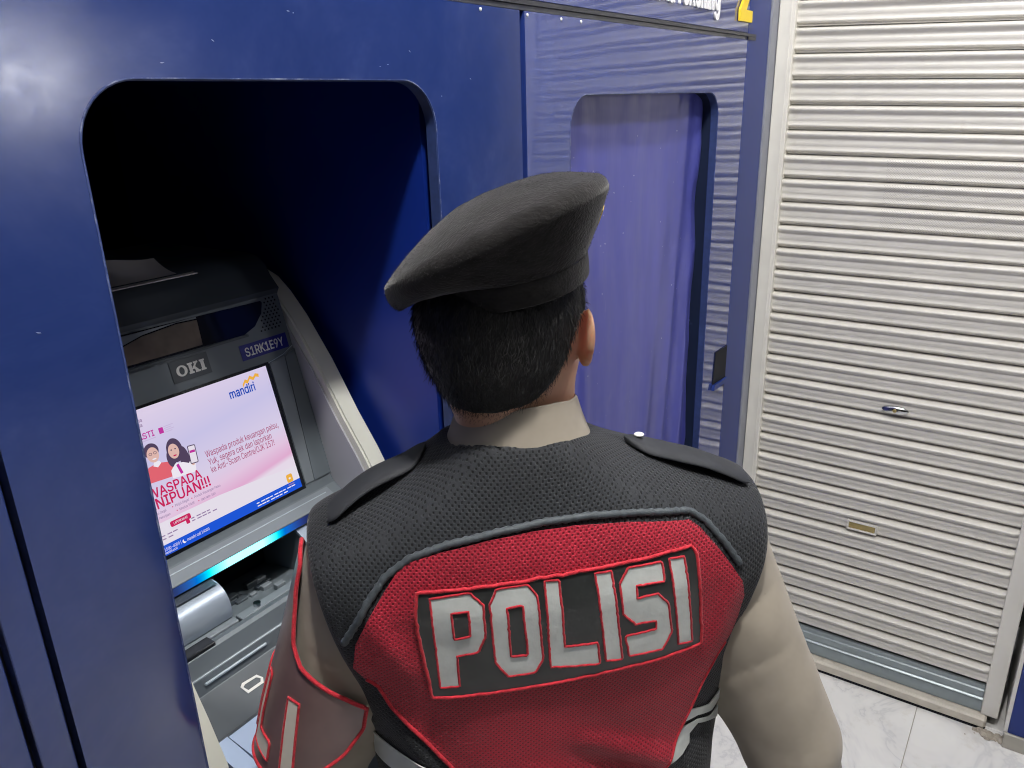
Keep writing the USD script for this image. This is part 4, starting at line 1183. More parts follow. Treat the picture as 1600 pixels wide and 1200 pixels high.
def back_y(X, Z, f=None, lo=-0.30, hi=0.06):
    """y of the garment's back surface at (x, z), looking in from behind."""
    f = f or vest_f
    ys = np.arange(lo, hi, 0.004)
    X = np.asarray(X, float); Z = np.asarray(Z, float)
    P = np.stack(np.broadcast_arrays(X[:, None], ys[None, :], Z[:, None]), -1).reshape(-1, 3)
    S = f(P).reshape(len(X), len(ys))
    hit = S < 0
    i = np.where(hit.any(1), hit.argmax(1), len(ys) - 1)
    i = np.clip(i, 1, len(ys) - 1)
    r = np.arange(len(X))
    a, b = S[r, i - 1], S[r, i]
    t = np.clip(a / np.where(np.abs(a - b) < 1e-9, 1, a - b), 0, 1)
    return ys[i - 1] + t * 0.004


class Back:
    """the vest's back as a height field, so that patches can be laid on it."""

    def __init__(self):
        self.xs = np.arange(-0.26, 0.32, 0.004); self.zs = np.arange(0.90, 1.50, 0.004)
        X, Z = np.meshgrid(self.xs, self.zs, indexing='ij')
        self.Y = back_y(X.ravel(), Z.ravel()).reshape(X.shape)
        from scipy.interpolate import RectBivariateSpline
        from scipy.ndimage import gaussian_filter
        self.s = RectBivariateSpline(self.xs, self.zs, gaussian_filter(self.Y, 0.6), kx=2, ky=2)

    def __call__(self, x, z):
        return self.s.ev(x, z)

    def normal(self, x, z):
        gx = self.s.ev(x, z, dx=1); gz = self.s.ev(x, z, dy=1)
        n = np.stack([gx, -np.ones_like(gx), gz], -1)
        return n / np.linalg.norm(n, axis=-1, keepdims=True)


def patch(bk, poly, th, off, step=0.010):
    """cloth patch of thickness th lying off above the back; poly in (x, z)."""
    m = subdiv(ext(poly, th), step)
    v = np.array(m.vertices)
    n = bk.normal(v[:, 0], v[:, 1])
    p = np.c_[v[:, 0], bk(v[:, 0], v[:, 1]), v[:, 1]] + n * (off + v[:, 2:3])
    return trimesh.Trimesh(p, m.faces[:, ::-1], process=False)


def cord(bk, pts2, r, off, closed=False, wob=0.0, seed=0):
    P = np.asarray(pts2, float)
    if wob:
        rg_ = np.random.default_rng(seed)
        P = P + np.cumsum(rg_.normal(0, wob * 0.3, P.shape), 0) * 0 + rg_.normal(0, wob, P.shape)
    n = bk.normal(P[:, 0], P[:, 1])
    return tube(np.c_[P[:, 0], bk(P[:, 0], P[:, 1]), P[:, 1]] + n * off, r, closed=closed, n=7)
M['skin'] = pbr('skin', (0.48, 0.26, 0.17), rough=0.5, var=0.14, vscale=40, bump=0.12, bscale=350, bdist=0.0006, sub=0.2)
M['hair'] = pbr('black_hair', (0.0045, 0.0045, 0.0052), rough=0.55, spec=0.35, bump=0.8, bscale=420, bdist=0.002, stretch=(1, 1, 0.35))
M['hair_strand'] = pbr('hair_strand', (0.005, 0.005, 0.0058), rough=0.42, spec=0.45)
M['beret'] = pbr('beret_felt', (0.0165, 0.0157, 0.016), rough=0.95, spec=0.1, var=0.55, vscale=120, bump=0.8, bscale=520, bdist=0.0012, sheen=0.25, stretch=(0.35, 1.0, 0.8))
M['nap'] = pbr('beret_nap', (0.055, 0.053, 0.053), rough=0.9, spec=0.1)
M['khaki'] = pbr('khaki_cloth', (0.315, 0.280, 0.232), rough=0.85, spec=0.2, var=0.10, vscale=18, bump=0.30, bscale=11, bdist=0.006, sheen=0.12, bdetail=3.0, btype='ridged_multifractal')
M['vest'] = mesh_cloth('vest_mesh', (0.021, 0.0235, 0.028), (0.003, 0.0035, 0.0045), pitch=0.0067)
M['vest_plain'] = pbr('vest_trim', (0.022, 0.024, 0.029), rough=0.7, spec=0.3, var=0.15, vscale=30, bump=0.25, bscale=700, bdist=0.0006)
M['vest_rib'] = pbr('vest_rib', (0.045, 0.055, 0.064), rough=0.65, var=0.2, vscale=60, bump=0.6, bscale=500, bdist=0.001)
M['red'] = mesh_cloth('red_mesh', (0.36, 0.016, 0.035), (0.15, 0.006, 0.016), pitch=0.0060, rough=0.6)
M['red_cord'] = pbr('red_piping', (0.50, 0.03, 0.045), rough=0.85, spec=0.15, var=0.35, vscale=160, bump=0.9, bscale=420, bdist=0.0015, sheen=0.2)
M['patch'] = pbr('black_patch', (0.026, 0.029, 0.029), rough=0.34, spec=0.5, var=0.3, vscale=25, bump=0.28, bscale=45, bdist=0.003)
M['reflect'] = pbr('grey_reflective', (0.56, 0.59, 0.575), rough=0.33, spec=0.5, var=0.10, vscale=50, bump=0.30, bscale=55, bdist=0.003)
M['armband'] = pbr('brown_armband', (0.150, 0.092, 0.088), rough=0.36, spec=0.55, var=0.2, vscale=14, bump=0.15, bscale=40, bdist=0.003)
M['armband_letter'] = pbr('armband_letter', (0.62, 0.57, 0.50), rough=0.5, var=0.08)
M['trousers'] = pbr('brown_trousers', (0.075, 0.06, 0.048), rough=0.85, var=0.12, bump=0.25, bscale=700)
M['boot'] = pbr('black_boot', (0.012, 0.012, 0.012), rough=0.3, var=0.1)
M['badge'] = pbr('gold_badge', (0.75, 0.55, 0.15), rough=0.3, metal=1.0)
M['snap'] = pbr('white_button', (0.75, 0.75, 0.72), rough=0.3)
M['eye_white'] = pbr('eye_white', (0.75, 0.72, 0.70), rough=0.15)
M['iris'] = pbr('iris', (0.02, 0.012, 0.008), rough=0.1)
M['belt'] = pbr('black_belt', (0.012, 0.012, 0.013), rough=0.35)

po = thing('person', 'person in black and red police vest and tilted dark beret, seen from behind', 'person', loc=PO, rotz=-YAW)
ORG[po] = (np.zeros(3), True)


def clean(m):
    m.merge_vertices()
    return m


part(po, 'body', clean(surfnet(lambda P: body_f(P), (-0.42, -0.30, -0.01), (0.56, 0.40, 1.74), 0.0085, newton=2)), M['skin'], smooth=True) if False else None

# body: trunk and limbs coarse, head and hands fine, one surface
def body_mesh():
    h = 0.006
    return surfnet(body_f, (-0.36, -0.24, -0.01), (0.50, 0.36, 1.72), h, newton=2)


part(po, 'body', body_mesh(), M['skin'], smooth=True)
for s in (-1, 1):
    c = h2l(np.array([[s * 0.031, 0.0800, -0.014]]))[0]
    e_ = part(po, 'eye', ellipsoid(c, (0.0115, 0.0115, 0.0115)), M['eye_white'], smooth=True)
    part(e_, 'iris', ellipsoid(c + RH @ np.array([0, 0.0078, 0]), (0.0055, 0.0055, 0.0055), 2), M['iris'], smooth=True)

# ---- shirt
shm = surfnet(shirt_f, (-0.37, -0.20, 0.82), (0.50, 0.32, 1.52), 0.0052)
st_ = part(po, 'shirt', shm, M['khaki'], smooth=True)
ang = np.linspace(0, 2 * np.pi, 72, endpoint=False)


def neck_ring(rx, ry, zb, zs, zf, cx=0.005, cy=0.010, roll=0.0):
    c, s = np.cos(ang), np.sin(ang)
    z = np.where(s < 0, zs + (zb - zs) * np.abs(s) ** 1.3, zs + (zf - zs) * np.abs(s) ** 1.3) + roll * c
    z = z + (meshkit.noise(np.stack([c * 3 + 5, s * 3 + 5, ang * 0], -1), 4) - 0.5) * 0.004
    return np.stack([cx + rx * c, cy + ry * s, z], -1)


collar = [neck_ring(0.064, 0.069, 1.470, 1.455, 1.440), neck_ring(0.0655, 0.0705, 1.528, 1.508, 1.490, roll=0.004), neck_ring(0.0668, 0.0718, 1.5315, 1.5115, 1.494, roll=0.004),
          neck_ring(0.0690, 0.0740, 1.5300, 1.509, 1.491, roll=0.004), neck_ring(0.0745, 0.0775, 1.514, 1.492, 1.470, roll=0.003), neck_ring(0.0815, 0.0815, 1.497, 1.474, 1.45, roll=0.002),
          neck_ring(0.0900, 0.0865, 1.483, 1.4585, 1.43), neck_ring(0.0885, 0.0850, 1.4815, 1.457, 1.428)]
cm = loft(np.array(collar)); cm.faces = cm.faces[:, ::-1]
part(st_, 'collar', cm, M['khaki'], smooth=50)

# ---- vest
vm = surfnet(vest_f, (-0.28, -0.18, 0.90), (0.34, 0.18, 1.54), 0.0050)
vv = np.array(vm.vertices)


def cloth_uv(v):
    return np.c_[v[:, 0], v[:, 2] * 0.9 - v[:, 1]]


ve = part(po, 'vest', vm, M['vest'], smooth=True, uv=cloth_uv(vv))
bk = Back()
red = [(-0.1388, 1.3858), (-0.0972, 1.3981), (-0.0512, 1.4074), (-0.0044, 1.4128), (0.0433, 1.4137), (0.1, 1.4082), (0.1726, 1.3957), (0.1834, 1.3873), (0.2024, 1.3649), (0.2188, 1.3421), (0.2329, 1.3198),
       (0.2396, 1.2959), (0.2367, 1.2649), (0.2311, 1.2425), (0.2123, 1.2191), (0.1989, 1.1859), (0.1828, 1.1421), (0.167, 1.1078), (0.1536, 1.0732), (0.130, 1.020), (0.085, 0.962), (-0.01, 0.962), (-0.055, 1.05), (-0.1025, 1.123),
       (-0.1255, 1.156), (-0.1449, 1.18), (-0.1624, 1.2062), (-0.1751, 1.2383), (-0.188, 1.2473), (-0.198, 1.2648), (-0.1927, 1.2996), (-0.1774, 1.3324), (-0.1587, 1.3592)]
rp_ = Polygon(red).buffer(0)
rm = patch(bk, rp_, 0.0022, 0.0006, 0.0085)
rd = part(ve, 'red_back_panel', rm, M['red'], smooth=True, uv=cloth_uv(np.array(rm.vertices)) @ np.array([[1, 0.5], [-0.5, 1]]).T)
rb = resample(rp_, 0.008)
part(ve, 'piping', cord(bk, rb[(rb[:, 1] < 1.25) & (rb[:, 0] < 0) & (rb[:, 1] > 0.97)], 0.0028, 0.002), M['red_cord'], smooth=True)
part(ve, 'piping', cord(bk, rb[(rb[:, 1] < 1.235) & (rb[:, 0] > 0.05) & (rb[:, 1] > 0.97)], 0.0024, 0.0018), M['red_cord'], smooth=True)
cordT = [(-0.205, 1.30), (-0.1774, 1.3480), (-0.1574, 1.3734), (-0.1299, 1.3918), (-0.09, 1.4053), (-0.0372, 1.4152), (0.0098, 1.4207), (0.0582, 1.4207), (0.1164, 1.4139), (0.1754, 1.403), (0.1928, 1.3912), (0.2128, 1.3672), (0.231, 1.3395)]
ct = resample(LineString(cordT), 0.004, closed=False)
part(ve, 'ribbed_piping', cord(bk, ct, 0.0042 + 0.0008 * np.sin(np.arange(len(ct)) * 2.4), 0.0012), M['vest_rib'], smooth=True)

# the lettered patch
pch = Polygon([(-0.1244, 1.3589), (0.0216, 1.3668), (0.1676, 1.3715), (0.1743, 1.3639), (0.1794, 1.3109), (0.1861, 1.2474), (0.06, 1.2415), (-0.116, 1.2290), (-0.1206, 1.2674), (-0.1264, 1.3129), (-0.1268, 1.3400)]).buffer(0.001)
pp_ = part(ve, 'lettered_patch', patch(bk, pch, 0.0020, 0.0030, 0.0095), M['patch'], smooth=40, label='black patch on the red back panel, lettered in grey')
pb_ = resample(pch, 0.006)
part(ve, 'patch_piping', cord(bk, np.vstack([pb_, pb_[:1]])[:-1], 0.0020, 0.0050, closed=True, wob=0.0004, seed=3), M['red_cord'], smooth=True)
GL = {
    'P': [[(-0.1126, 1.3531), (-0.0723, 1.3585), (-0.0597, 1.3445), (-0.0587, 1.3076), (-0.0671, 1.2879), (-0.0886, 1.2834), (-0.0877, 1.2436), (-0.108, 1.242)], [(-0.0922, 1.3368), (-0.0749, 1.3385), (-0.074, 1.3087), (-0.0909, 1.3063)]],
    'O': [[(-0.0533, 1.3441), (-0.0445, 1.3608), (-0.0129, 1.3615), (-0.0037, 1.3473), (0.0009, 1.2709), (-0.0078, 1.2548), (-0.0367, 1.2537), (-0.0495, 1.2728)], [(-0.0357, 1.3391), (-0.0196, 1.3404), (-0.0155, 1.2786), (-0.0332, 1.2791)]],
    'L': [[(0.0044, 1.3632), (0.0196, 1.3627), (0.0246, 1.2839), (0.0603, 1.2832), (0.0633, 1.2551), (0.009, 1.259)]],
    'I': [[(0.0583, 1.3644), (0.076, 1.3644), (0.0887, 1.2552), (0.0697, 1.2577)]],
    'S': [[(0.0845, 1.3489), (0.0948, 1.3646), (0.1337, 1.3639), (0.1353, 1.3418), (0.1031, 1.3434), (0.1034, 1.3299), (0.128, 1.3304), (0.1403, 1.3155), (0.146, 1.2771), (0.1359, 1.2571), (0.0963, 1.2578), (0.091, 1.2852), (0.1269, 1.2861), (0.1265, 1.2973), (0.1019, 1.2984), (0.0882, 1.314)]],
    'I2': [[(0.1418, 1.3651), (0.1598, 1.3638), (0.1736, 1.2542), (0.1556, 1.2574)]]}
for k, rings in GL.items():
    g = Polygon(rings[0], rings[1:]).buffer(0)
    part(ve, 'letter', patch(bk, g, 0.0007, 0.0047, 0.006), M['reflect'], smooth=40)
    for r_ in rings:
        c = resample(Polygon(r_), 0.0035)
        part(ve, 'letter_edging', cord(bk, c, 0.0014, 0.0052, closed=True, wob=0.00022, seed=len(r_)), M['red_cord'], smooth=True)

# reflective tape round the waist, over the black side panels
b1 = Polygon([(0.2415, 1.1586), (0.2430, 1.140), (0.2395, 1.128), (0.221, 1.1181), (0.1968, 1.1274), (0.1764, 1.1276), (0.1652, 1.1154), (0.1612, 1.1187), (0.1646, 1.1304), (0.1745, 1.1467), (0.214, 1.1333), (0.2285, 1.143)]).buffer(0)
b2 = Polygon([(0.2443, 1.1100), (0.2440, 1.086), (0.2242, 1.099), (0.1984, 1.1134), (0.1861, 1.1043), (0.1861, 1.0905), (0.175, 1.0817), (0.1520, 1.0762), (0.1634, 1.0998), (0.1659, 1.11), (0.1769, 1.12), (0.1978, 1.12), (0.2213, 1.1085)]).buffer(0)
bl = Polygon([(-0.1860, 1.136), (-0.150, 1.128), (-0.106, 1.118), (-0.092, 1.104), (-0.094, 1.084), (-0.13, 1.092), (-0.1860, 1.100)]).buffer(0)
for g in (b1, b2, bl):
    part(ve, 'reflective_tape', patch(bk, g.intersection(sbox(-0.2, 1.0, 0.2365, 1.3)).difference(rp_.buffer(0.002)), 0.0014, 0.0016, 0.008), M['reflect'], smooth=40)

# shoulder straps


def top_z(x, y):
    zs = np.arange(1.56, 1.20, -0.003)
    x = np.asarray(x); y = np.asarray(y)
    P = np.stack(np.broadcast_arrays(x[:, None], y[:, None], zs[None, :]), -1).reshape(-1, 3)
    S = vest_f(P).reshape(len(x), len(zs))
    i = np.clip((S < 0).argmax(1), 1, len(zs) - 1)
    r = np.arange(len(x)); a, b = S[r, i - 1], S[r, i]
    return zs[i - 1] - 0.003 * np.clip(a / np.where(np.abs(a - b) < 1e-9, 1, a - b), 0, 1)


def strap(x_out, x_in, y0, y1, lift, wd=0.046):
    us = np.linspace(0, 1, 26); rows_ = []
    for u in us:
        x = x_out + (x_in - x_out) * u
        yc = y0 + (y1 - y0) * u
        w2 = wd / 2 * min(1.0, math.sqrt(max(0.02, (1 - u) / 0.14))) if u > 0.86 else wd / 2 * min(1, 0.75 + u * 3)
        vs = np.linspace(-1, 1, 9)
        ys = yc + vs * w2
        z = top_z(np.full(9, x), ys)
        zc = z.mean() * 0.35 + z.max() * 0.65
        lf = 0.005 + lift * math.sin(math.pi * min(1, u * 1.15)) ** 1.5
        zz = (z * 0.45 + zc * 0.55) + lf
        top = [(x, ys[i], zz[i] + 0.0035 * (1 - vs[i] ** 4)) for i in range(9)]
        bot = [(x, ys[i], zz[i] - 0.003) for i in range(8, -1, -1)]
        rows_.append(top + bot)
    m = loft(np.array(rows_), close_u=True, cap=True)
    return m


m = strap(-0.212, -0.100, -0.022, 0.004, 0.010); m.faces = m.faces
ep = part(po, 'shoulder_strap', m, M['vest_plain'], smooth=50)
m = strap(0.268, 0.128, -0.030, -0.010, 0.006); m.faces = m.faces[:, ::-1]
ep2 = part(po, 'shoulder_strap', m, M['vest_plain'], smooth=50)
for e_, x, y in ((ep2, 0.147, -0.004),):
    z = float(top_z(np.array([x]), np.array([y]))[0])
    part(e_, 'button', ellipsoid((x, y, z + 0.0120), (0.0060, 0.0060, 0.0022)), M['snap'], smooth=True)
for ax0 in ():
    pass

# ---- brown armband on the left sleeve
aax = (ELL - SHL) / np.linalg.norm(ELL - SHL)
o1 = np.array([-1.0, 0, 0]) - aax * (-aax[0]); o1 /= np.linalg.norm(o1)
o2 = np.cross(aax, o1)
R0 = 0.068


def on_arm(q, s, off):
    """(q, s): arc and way down the sleeve, off: height above it; q runs to the back of the arm."""
    th = -np.asarray(q) / R0
    s = np.asarray(s)
    d = np.cos(th)[:, None] * o1 + np.sin(th)[:, None] * o2
    base = SHL + s[:, None] * aax
    rr = np.arange(0.115, 0.035, -0.0025)
    P = (base[:, None, :] + rr[None, :, None] * d[:, None, :]).reshape(-1, 3)
    S = shirt_f(P).reshape(len(th), len(rr))
    i = np.clip((S < 0).argmax(1), 1, len(rr) - 1)
    k = np.arange(len(th)); a, b = S[k, i - 1], S[k, i]
    r = rr[i - 1] - 0.0025 * np.clip(a / np.where(np.abs(a - b) < 1e-9, 1, a - b), 0, 1)
    r = 0.35 * r + 0.65 * np.maximum(r, 0.0685) + 0.0045 + 0.010 * np.clip(np.cos(th + 0.5), 0, 1) * np.clip(s / 0.2, 0, 1)
    return base + d * (r + off)[:, None]


def D2Q(t):
    return -math.radians(t) * R0


edge_b = [(-19, 0.004), (-22, 0.030), (-28, 0.060), (-36, 0.090), (-50, 0.110), (-71, 0.121), (-93, 0.132), (-112, 0.145), (-116, 0.178), (-104, 0.211), (-84, 0.236), (-65, 0.252), (-40, 0.266), (0, 0.270)]
edge_f = [(-t, s) for t, s in edge_b[::-1]][1:]
top_ = [(10, -0.006), (0, -0.010), (-10, -0.006)]
outl = [(D2Q(t), s) for t, s in edge_b + edge_f + top_]
ap = Polygon(outl).buffer(-0.002).buffer(0.002)
am = subdiv(ext(ap, 0.0022), 0.010)
v = np.array(am.vertices)
abm = trimesh.Trimesh(on_arm(v[:, 0], v[:, 1], v[:, 2]), am.faces, process=False)
ab = part(po, 'armband', abm, M['armband'], smooth=50, label='brown armband with red edging on the left sleeve')
c = resample(ap, 0.006)
part(ab, 'edging', tube(on_arm(c[:, 0], c[:, 1], np.full(len(c), 0.002)), 0.0026, closed=True, n=8), M['red_cord'], smooth=True)
c2 = resample(ap.buffer(-0.0085), 0.006)
kk = (c2[:, 1] < 0.10)
q2 = c2[kk]
q2 = q2[np.argsort(np.arctan2(q2[:, 0], q2[:, 1]))]
part(ab, 'inner_edging', tube(on_arm(c2[:, 0], c2[:, 1], np.full(len(c2), 0.0022)), 0.0020, closed=True, n=7), M['red_cord'], smooth=True) if False else None


def arm_letter(rings, q0, w_, s0, h_):
    xs = [p[0] for p in rings[0]]; zs = [p[1] for p in rings[0]]
    x0, x1, z0, z1 = min(xs), max(xs), min(zs), max(zs)
    rr = [[(q0 + (p[0] - x0) / (x1 - x0) * w_, s0 + h_ - (p[1] - z0) / (z1 - z0) * h_) for p in r_] for r_ in rings]
    g = Polygon(rr[0], rr[1:]).buffer(0)
    m = subdiv(ext(g, 0.0014), 0.008); v = np.array(m.vertices)
    lt = part(ab, 'letter', trimesh.Trimesh(on_arm(v[:, 0], v[:, 1], v[:, 2] + 0.0020), m.faces, process=False), M['armband_letter'], smooth=40)
    for r_ in rr:
        c = resample(Polygon(r_), 0.0045)
        part(ab, 'letter_edging', tube(on_arm(c[:, 0], c[:, 1], np.full(len(c), 0.0028)), 0.0017, closed=True, n=6), M['red_cord'], smooth=True)


arm_letter(GL['I'], 0.0540, 0.0230, 0.152, 0.098)
arm_letter(GL['L'], 0.0120, 0.0340, 0.150, 0.098)
arm_letter(GL['O'], -0.0300, 0.0350, 0.150, 0.096)
arm_letter(GL['P'], -0.0720, 0.0350, 0.150, 0.096)

# ---- trousers, belt, boots
part(po, 'trousers', surfnet(trouser_f, (-0.22, -0.18, 0.10), (0.28, 0.18, 1.03), 0.010), M['trousers'], smooth=True)
bt = []
for z in (0.945, 0.985):
    bt.append([(AX + 0.186 * math.cos(t), -0.005 + 0.131 * math.sin(t), z) for t in ang])
inner = [[(AX + (p[0] - AX) * 0.96, p[1] * 0.96, p[2]) for p in r_] for r_ in bt]
m = loft(np.array([bt[0], bt[1], inner[1], inner[0], bt[0]])); m.faces = m.faces
part(po, 'belt', m, M['belt'], smooth=40)
for s in (-1, 1):
    part(po, 'boot', surfnet(lambda P: boot_f(P, s), (AX + s * 0.12 - 0.08, -0.12, -0.01), (AX + s * 0.12 + 0.08, 0.24, 0.24), 0.008), M['boot'], smooth=True)
    part(po, 'sole', ext(affinity.translate(affinity.scale(Point(0, 0).buffer(1, quad_segs=12), 0.052, 0.150), AX + s * 0.12, 0.062), 0.018), M['belt'])

# ---- hair
ZB = PchipInterpolator([-0.14, -0.105, -0.085, -0.050, -0.026, -0.010, 0.010, 0.018, 0.026, 0.045, 0.070, 0.11], [-0.080, -0.080, -0.078, -0.066, -0.044, -0.010, 0.026, 0.016, 0.006, 0.030, 0.052, 0.060])


def hair_f(P):
    Q = l2h(P)
    f = core_f(P)
    zb = ZB(np.clip(Q[:, 1], -0.14, 0.11))
    zb = np.where(np.abs(Q[:, 0]) < 0.045, np.where(Q[:, 1] > 0, np.maximum(zb, 0.05), np.minimum(zb, -0.070)), zb)
    up = Q[:, 2] - zb
    th = 0.0004 + 0.0096 * np.clip(up / 0.050, 0, 1) ** 0.8
    th = th + (meshkit.fbm(Q * np.array([160, 160, 55]), 3, 21) - 0.5) * 0.0036 * np.clip(up / 0.03, 0.2, 1) + (meshkit.fbm(Q * 45, 3, 8) - 0.5) * 0.005 * np.clip(up / 0.03, 0.1, 1)
    return smax(f - th, -(up + (meshkit.noise(Q * 130, 5) - 0.5) * 0.006), 0.004)


hm = surfnet(hair_f, (-0.14, -0.14, 1.46), (0.14, 0.16, 1.72), 0.0042, newton=1)
ha = part(po, 'hair', hm, M['hair'], smooth=True)
rg = np.random.default_rng(11)
tri = np.array(hm.vertices)[np.array(hm.faces)]
ar = np.linalg.norm(np.cross(tri[:, 1] - tri[:, 0], tri[:, 2] - tri[:, 0]), axis=1)
pick = rg.choice(len(tri), 15000, p=ar / ar.sum())
w_ = rg.dirichlet([1, 1, 1], 15000)
pts = (tri[pick] * w_[:, :, None]).sum(1)
nrm = np.cross(tri[pick, 1] - tri[pick, 0], tri[pick, 2] - tri[pick, 0]); nrm /= np.maximum(np.linalg.norm(nrm, axis=1, keepdims=True), 1e-12)
Q = l2h(pts)
ok = ((core_f(pts) > 0.002) & (Q[:, 2] < 0.085))
pts, nrm, Q = pts[ok], nrm[ok], Q[ok]
fd = np.stack([0.15 * np.sign(Q[:, 0]), -0.55 + 0 * Q[:, 0], -1.0 + 0 * Q[:, 0]], 1)
front = Q[:, 1] > 0.0
fd[front] = np.stack([0.35 * np.sign(Q[front, 0]), -0.75 + 0 * Q[front, 0], -0.45 + 0 * Q[front, 0]], 1)
fd = fd @ RH.T
fd = fd + rg.normal(0, 0.30, fd.shape)
fd = fd - nrm * (fd * nrm).sum(1, keepdims=True) * 0.9
fd /= np.linalg.norm(fd, axis=1, keepdims=True)
dirn = fd * 0.93 + nrm * rg.uniform(0.20, 0.80, (len(fd), 1))
ln = rg.uniform(0.005, 0.0105, (len(fd), 1))
p0 = pts - nrm * 0.0015
p1 = p0 + dirn * ln * 0.5
p2 = p1 + (dirn * 0.8 + fd * 0.4) * ln * 0.5
C3 = np.stack([p0, p1, p2], 1).reshape(-1, 3)
bc = UsdGeom.BasisCurves.Define(stage, uniq(po, 'hair_strands'))
bc.CreateTypeAttr('linear')
bc.CreatePointsAttr(Vt.Vec3fArray.FromNumpy(C3.astype(np.float32)))
bc.CreateCurveVertexCountsAttr(Vt.IntArray.FromNumpy(np.full(len(pts), 3, np.int32)))
wd_ = np.tile(np.array([0.00045, 0.00040, 0.00015], np.float32), len(pts))
bc.CreateWidthsAttr(Vt.FloatArray.FromNumpy(wd_)); bc.SetWidthsInterpolation('vertex')
UsdShade.MaterialBindingAPI.Apply(bc.GetPrim()).Bind(M['hair_strand'])
bc.GetPrim().SetCustomDataByKey('kind', 'stuff')

# stubble below the hairline
v = surfnet(core_f, (-0.12, -0.12, 1.47), (0.12, 0.12, 1.66), 0.006, newton=1)
tri = np.array(v.vertices)[np.array(v.faces)]
nr_ = np.cross(tri[:, 1] - tri[:, 0], tri[:, 2] - tri[:, 0]); ar = np.linalg.norm(nr_, axis=1); nr_ /= np.maximum(ar[:, None], 1e-12)
cen = tri.mean(1); Qc = l2h(cen)
zb = ZB(np.clip(Qc[:, 1], -0.14, 0.11)); zb = np.where((np.abs(Qc[:, 0]) < 0.045) & (Qc[:, 1] < 0), np.minimum(zb, -0.070), zb)
below = zb - Qc[:, 2]
wgt = ar * np.where((below > -0.006) & (below < 0.020) & (Qc[:, 1] < 0.01), np.clip(1 - below / 0.020, 0, 1) ** 2, 0)
pick = rg.choice(len(tri), 1500, p=wgt / wgt.sum())
w_ = rg.dirichlet([1, 1, 1], 1500)
q0 = (tri[pick] * w_[:, :, None]).sum(1)
fd = np.array([0, -0.3, -1.0]) @ RH.T + rg.normal(0, 0.35, (1500, 3))
dr_ = fd * 0.7 + nr_[pick] * 0.55; dr_ /= np.linalg.norm(dr_, axis=1, keepdims=True)
q1 = q0 + dr_ * rg.uniform(0.0010, 0.0030, (1500, 1))
bc = UsdGeom.BasisCurves.Define(stage, uniq(po, 'neck_stubble'))
bc.CreateTypeAttr('linear')
bc.CreatePointsAttr(Vt.Vec3fArray.FromNumpy(np.stack([q0, q1], 1).reshape(-1, 3).astype(np.float32)))
bc.CreateCurveVertexCountsAttr(Vt.IntArray.FromNumpy(np.full(1500, 2, np.int32)))
bc.CreateWidthsAttr(Vt.FloatArray.FromNumpy(np.tile(np.array([0.00030, 0.00012], np.float32), 1500))); bc.SetWidthsInterpolation('vertex')
UsdShade.MaterialBindingAPI.Apply(bc.GetPrim()).Bind(M['hair_strand'])
bc.GetPrim().SetCustomDataByKey('kind', 'stuff')

# ---- beret
BC, BT = np.array([0.000, 0.020, 1.6475]), math.radians(9)
RC, RT, RR = np.array([-0.013, 0.010, 1.6910]), math.radians(25.5), 0.1285
VR = np.array([0.0, 0.975, -0.22])      # the disc's fore-and-aft axis: the back edge is pushed up
ph_ = np.linspace(0, 2 * np.pi, 96, endpoint=False)
c_, s_ = np.cos(ph_)[:, None], np.sin(ph_)[:, None]
ub, nb = np.array([math.cos(BT), 0, math.sin(BT)]), np.array([-math.sin(BT), 0, math.cos(BT)])
ur, nr = np.array([math.cos(RT), 0, math.sin(RT)]), np.array([-math.sin(RT), 0, math.cos(RT)])
vb = np.array([0, 1.0, 0.03])


def wob(k, amp):
    return (meshkit.fbm(np.stack([np.cos(ph_) * 1.9 + k, np.sin(ph_) * 1.6 + 3, ph_ * 0 + k * 0.37], -1), 3, 17) - 0.5)[:, None] * amp


def band_ring(rx, ry, up):
    return BC + c_ * rx * ub + s_ * ry * vb + nb * up


def rim_ring(r, up, k=0.0, amp=0.0):
    return RC + c_ * (r + wob(k, amp)) * ur + s_ * (r + wob(k, amp)) * VR + nr * (up + wob(k + 5, amp))


def lerp(a, b, t):
    return a + (b - a) * t


B0, B1 = band_ring(0.0885, 0.1085, 0.0), band_ring(0.0900, 0.1100, 0.024)
TK = (1 + 0.65 * np.clip(-c_, 0, 1) ** 2 + 0.4 * np.clip(-s_, 0, 1))
Rm = rim_ring(RR * 0.955, -0.0085 * TK, 1, 0.010)
rings = [band_ring(0.084, 0.104, 0.004), band_ring(0.0865, 0.1065, -0.0012), B0, band_ring(0.0897, 0.1097, 0.012), B1]
bandm = loft(np.array(rings)); 
crown = [band_ring(0.087, 0.107, 0.0225), band_ring(0.0905, 0.1105, 0.0245)]
for t in (0.2, 0.4, 0.6, 0.8):
    crown.append(lerp(B1, Rm, t) + wob(2 + t, 0.006) * nr + np.array([0, 0, -0.004]) * math.sin(math.pi * t))
crown += [Rm, rim_ring(RR * 0.985, -0.0055 * TK, 1, 0.010), rim_ring(RR * 0.997, -0.0025 * TK, 1, 0.010), rim_ring(RR, 0.0, 1, 0.010), rim_ring(RR * 0.997, 0.0028 * TK, 1, 0.010), rim_ring(RR * 0.986, 0.0062 * TK, 1, 0.010), rim_ring(RR * 0.965, 0.0095 * TK, 1, 0.010)]
for q in (0.92, 0.86, 0.78, 0.68, 0.56, 0.44, 0.32, 0.2, 0.1, 0.02):
    crown.append(rim_ring(RR * q, 0.0095 * (1 + (TK - 1) * (q / 0.965) ** 3) + 0.040 * (1 - ((q / 0.965) ** 2.3)), 1 + (1 - q) * 2, 0.006 * q + 0.005))
cw = loft(np.array(crown), cap=False)
for m in (bandm, cw):
    m.faces = np.array(m.faces)
vol = cw.copy()
br = part(po, 'beret', cw, M['beret'], smooth=True)
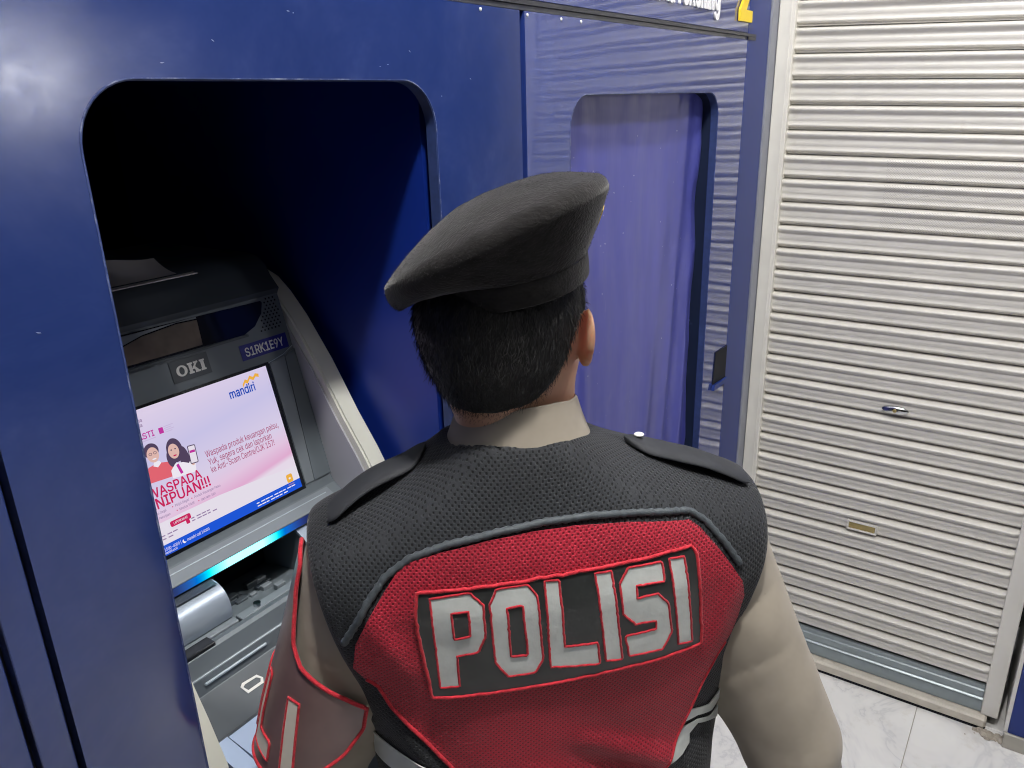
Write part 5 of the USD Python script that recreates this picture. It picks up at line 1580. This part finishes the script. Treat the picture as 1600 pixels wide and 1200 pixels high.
part(br, 'headband', bandm, M['beret'], smooth=50)
# badge at the raised right side
i = int(96 * (351 / 360.0))
pb = lerp(B1, Rm, 0.55)[i]
on = pb - BC; on[2] = 0; on /= np.linalg.norm(on)
tz = (Rm - B1)[i]; tz /= np.linalg.norm(tz); nn_ = np.cross(np.cross(tz, on), tz); nn_ /= np.linalg.norm(nn_); tx = np.cross(tz, nn_)
g = affinity.scale(Polygon([(-0.013, 0.014), (0, 0.019), (0.013, 0.014), (0.012, -0.006), (0, -0.019), (-0.012, -0.006)]).buffer(0.0015), 0.62, 0.62)
m = subdiv(ext(g, 0.0025), 0.006); v = np.array(m.vertices)
part(br, 'badge', trimesh.Trimesh(pb + v[:, :1] * tx + v[:, 1:2] * tz + (v[:, 2:3] + 0.001) * nn_, m.faces, process=False), M['badge'], smooth=30)

# felt nap on the beret
tri = np.array(cw.vertices)[np.array(cw.faces)]
nr_ = np.cross(tri[:, 1] - tri[:, 0], tri[:, 2] - tri[:, 0]); ar = np.linalg.norm(nr_, axis=1); nr_ /= np.maximum(ar[:, None], 1e-12)
if ((tri.mean(1) - RC) * nr_).sum() < 0:
    nr_ = -nr_
NF = 9000
pick = rg.choice(len(tri), NF, p=ar / ar.sum())
w_ = rg.dirichlet([1, 1, 1], NF)
q0 = (tri[pick] * w_[:, :, None]).sum(1) - nr_[pick] * 0.0003
dr_ = nr_[pick] * rg.uniform(0.15, 0.7, (NF, 1)) + rg.normal(0, 0.55, (NF, 3)) + np.array([-0.5, -0.2, -0.2])
dr_ /= np.linalg.norm(dr_, axis=1, keepdims=True)
q1 = q0 + dr_ * rg.uniform(0.0008, 0.0030, (NF, 1))
bc = UsdGeom.BasisCurves.Define(stage, uniq(br, 'felt_nap'))
bc.CreateTypeAttr('linear')
bc.CreatePointsAttr(Vt.Vec3fArray.FromNumpy(np.stack([q0, q1], 1).reshape(-1, 3).astype(np.float32)))
bc.CreateCurveVertexCountsAttr(Vt.IntArray.FromNumpy(np.full(NF, 2, np.int32)))
bc.CreateWidthsAttr(Vt.FloatArray.FromNumpy(np.tile(np.array([0.00032, 0.00012], np.float32), NF))); bc.SetWidthsInterpolation('vertex')
UsdShade.MaterialBindingAPI.Apply(bc.GetPrim()).Bind(M['nap'])
bc.GetPrim().SetCustomDataByKey('kind', 'stuff')
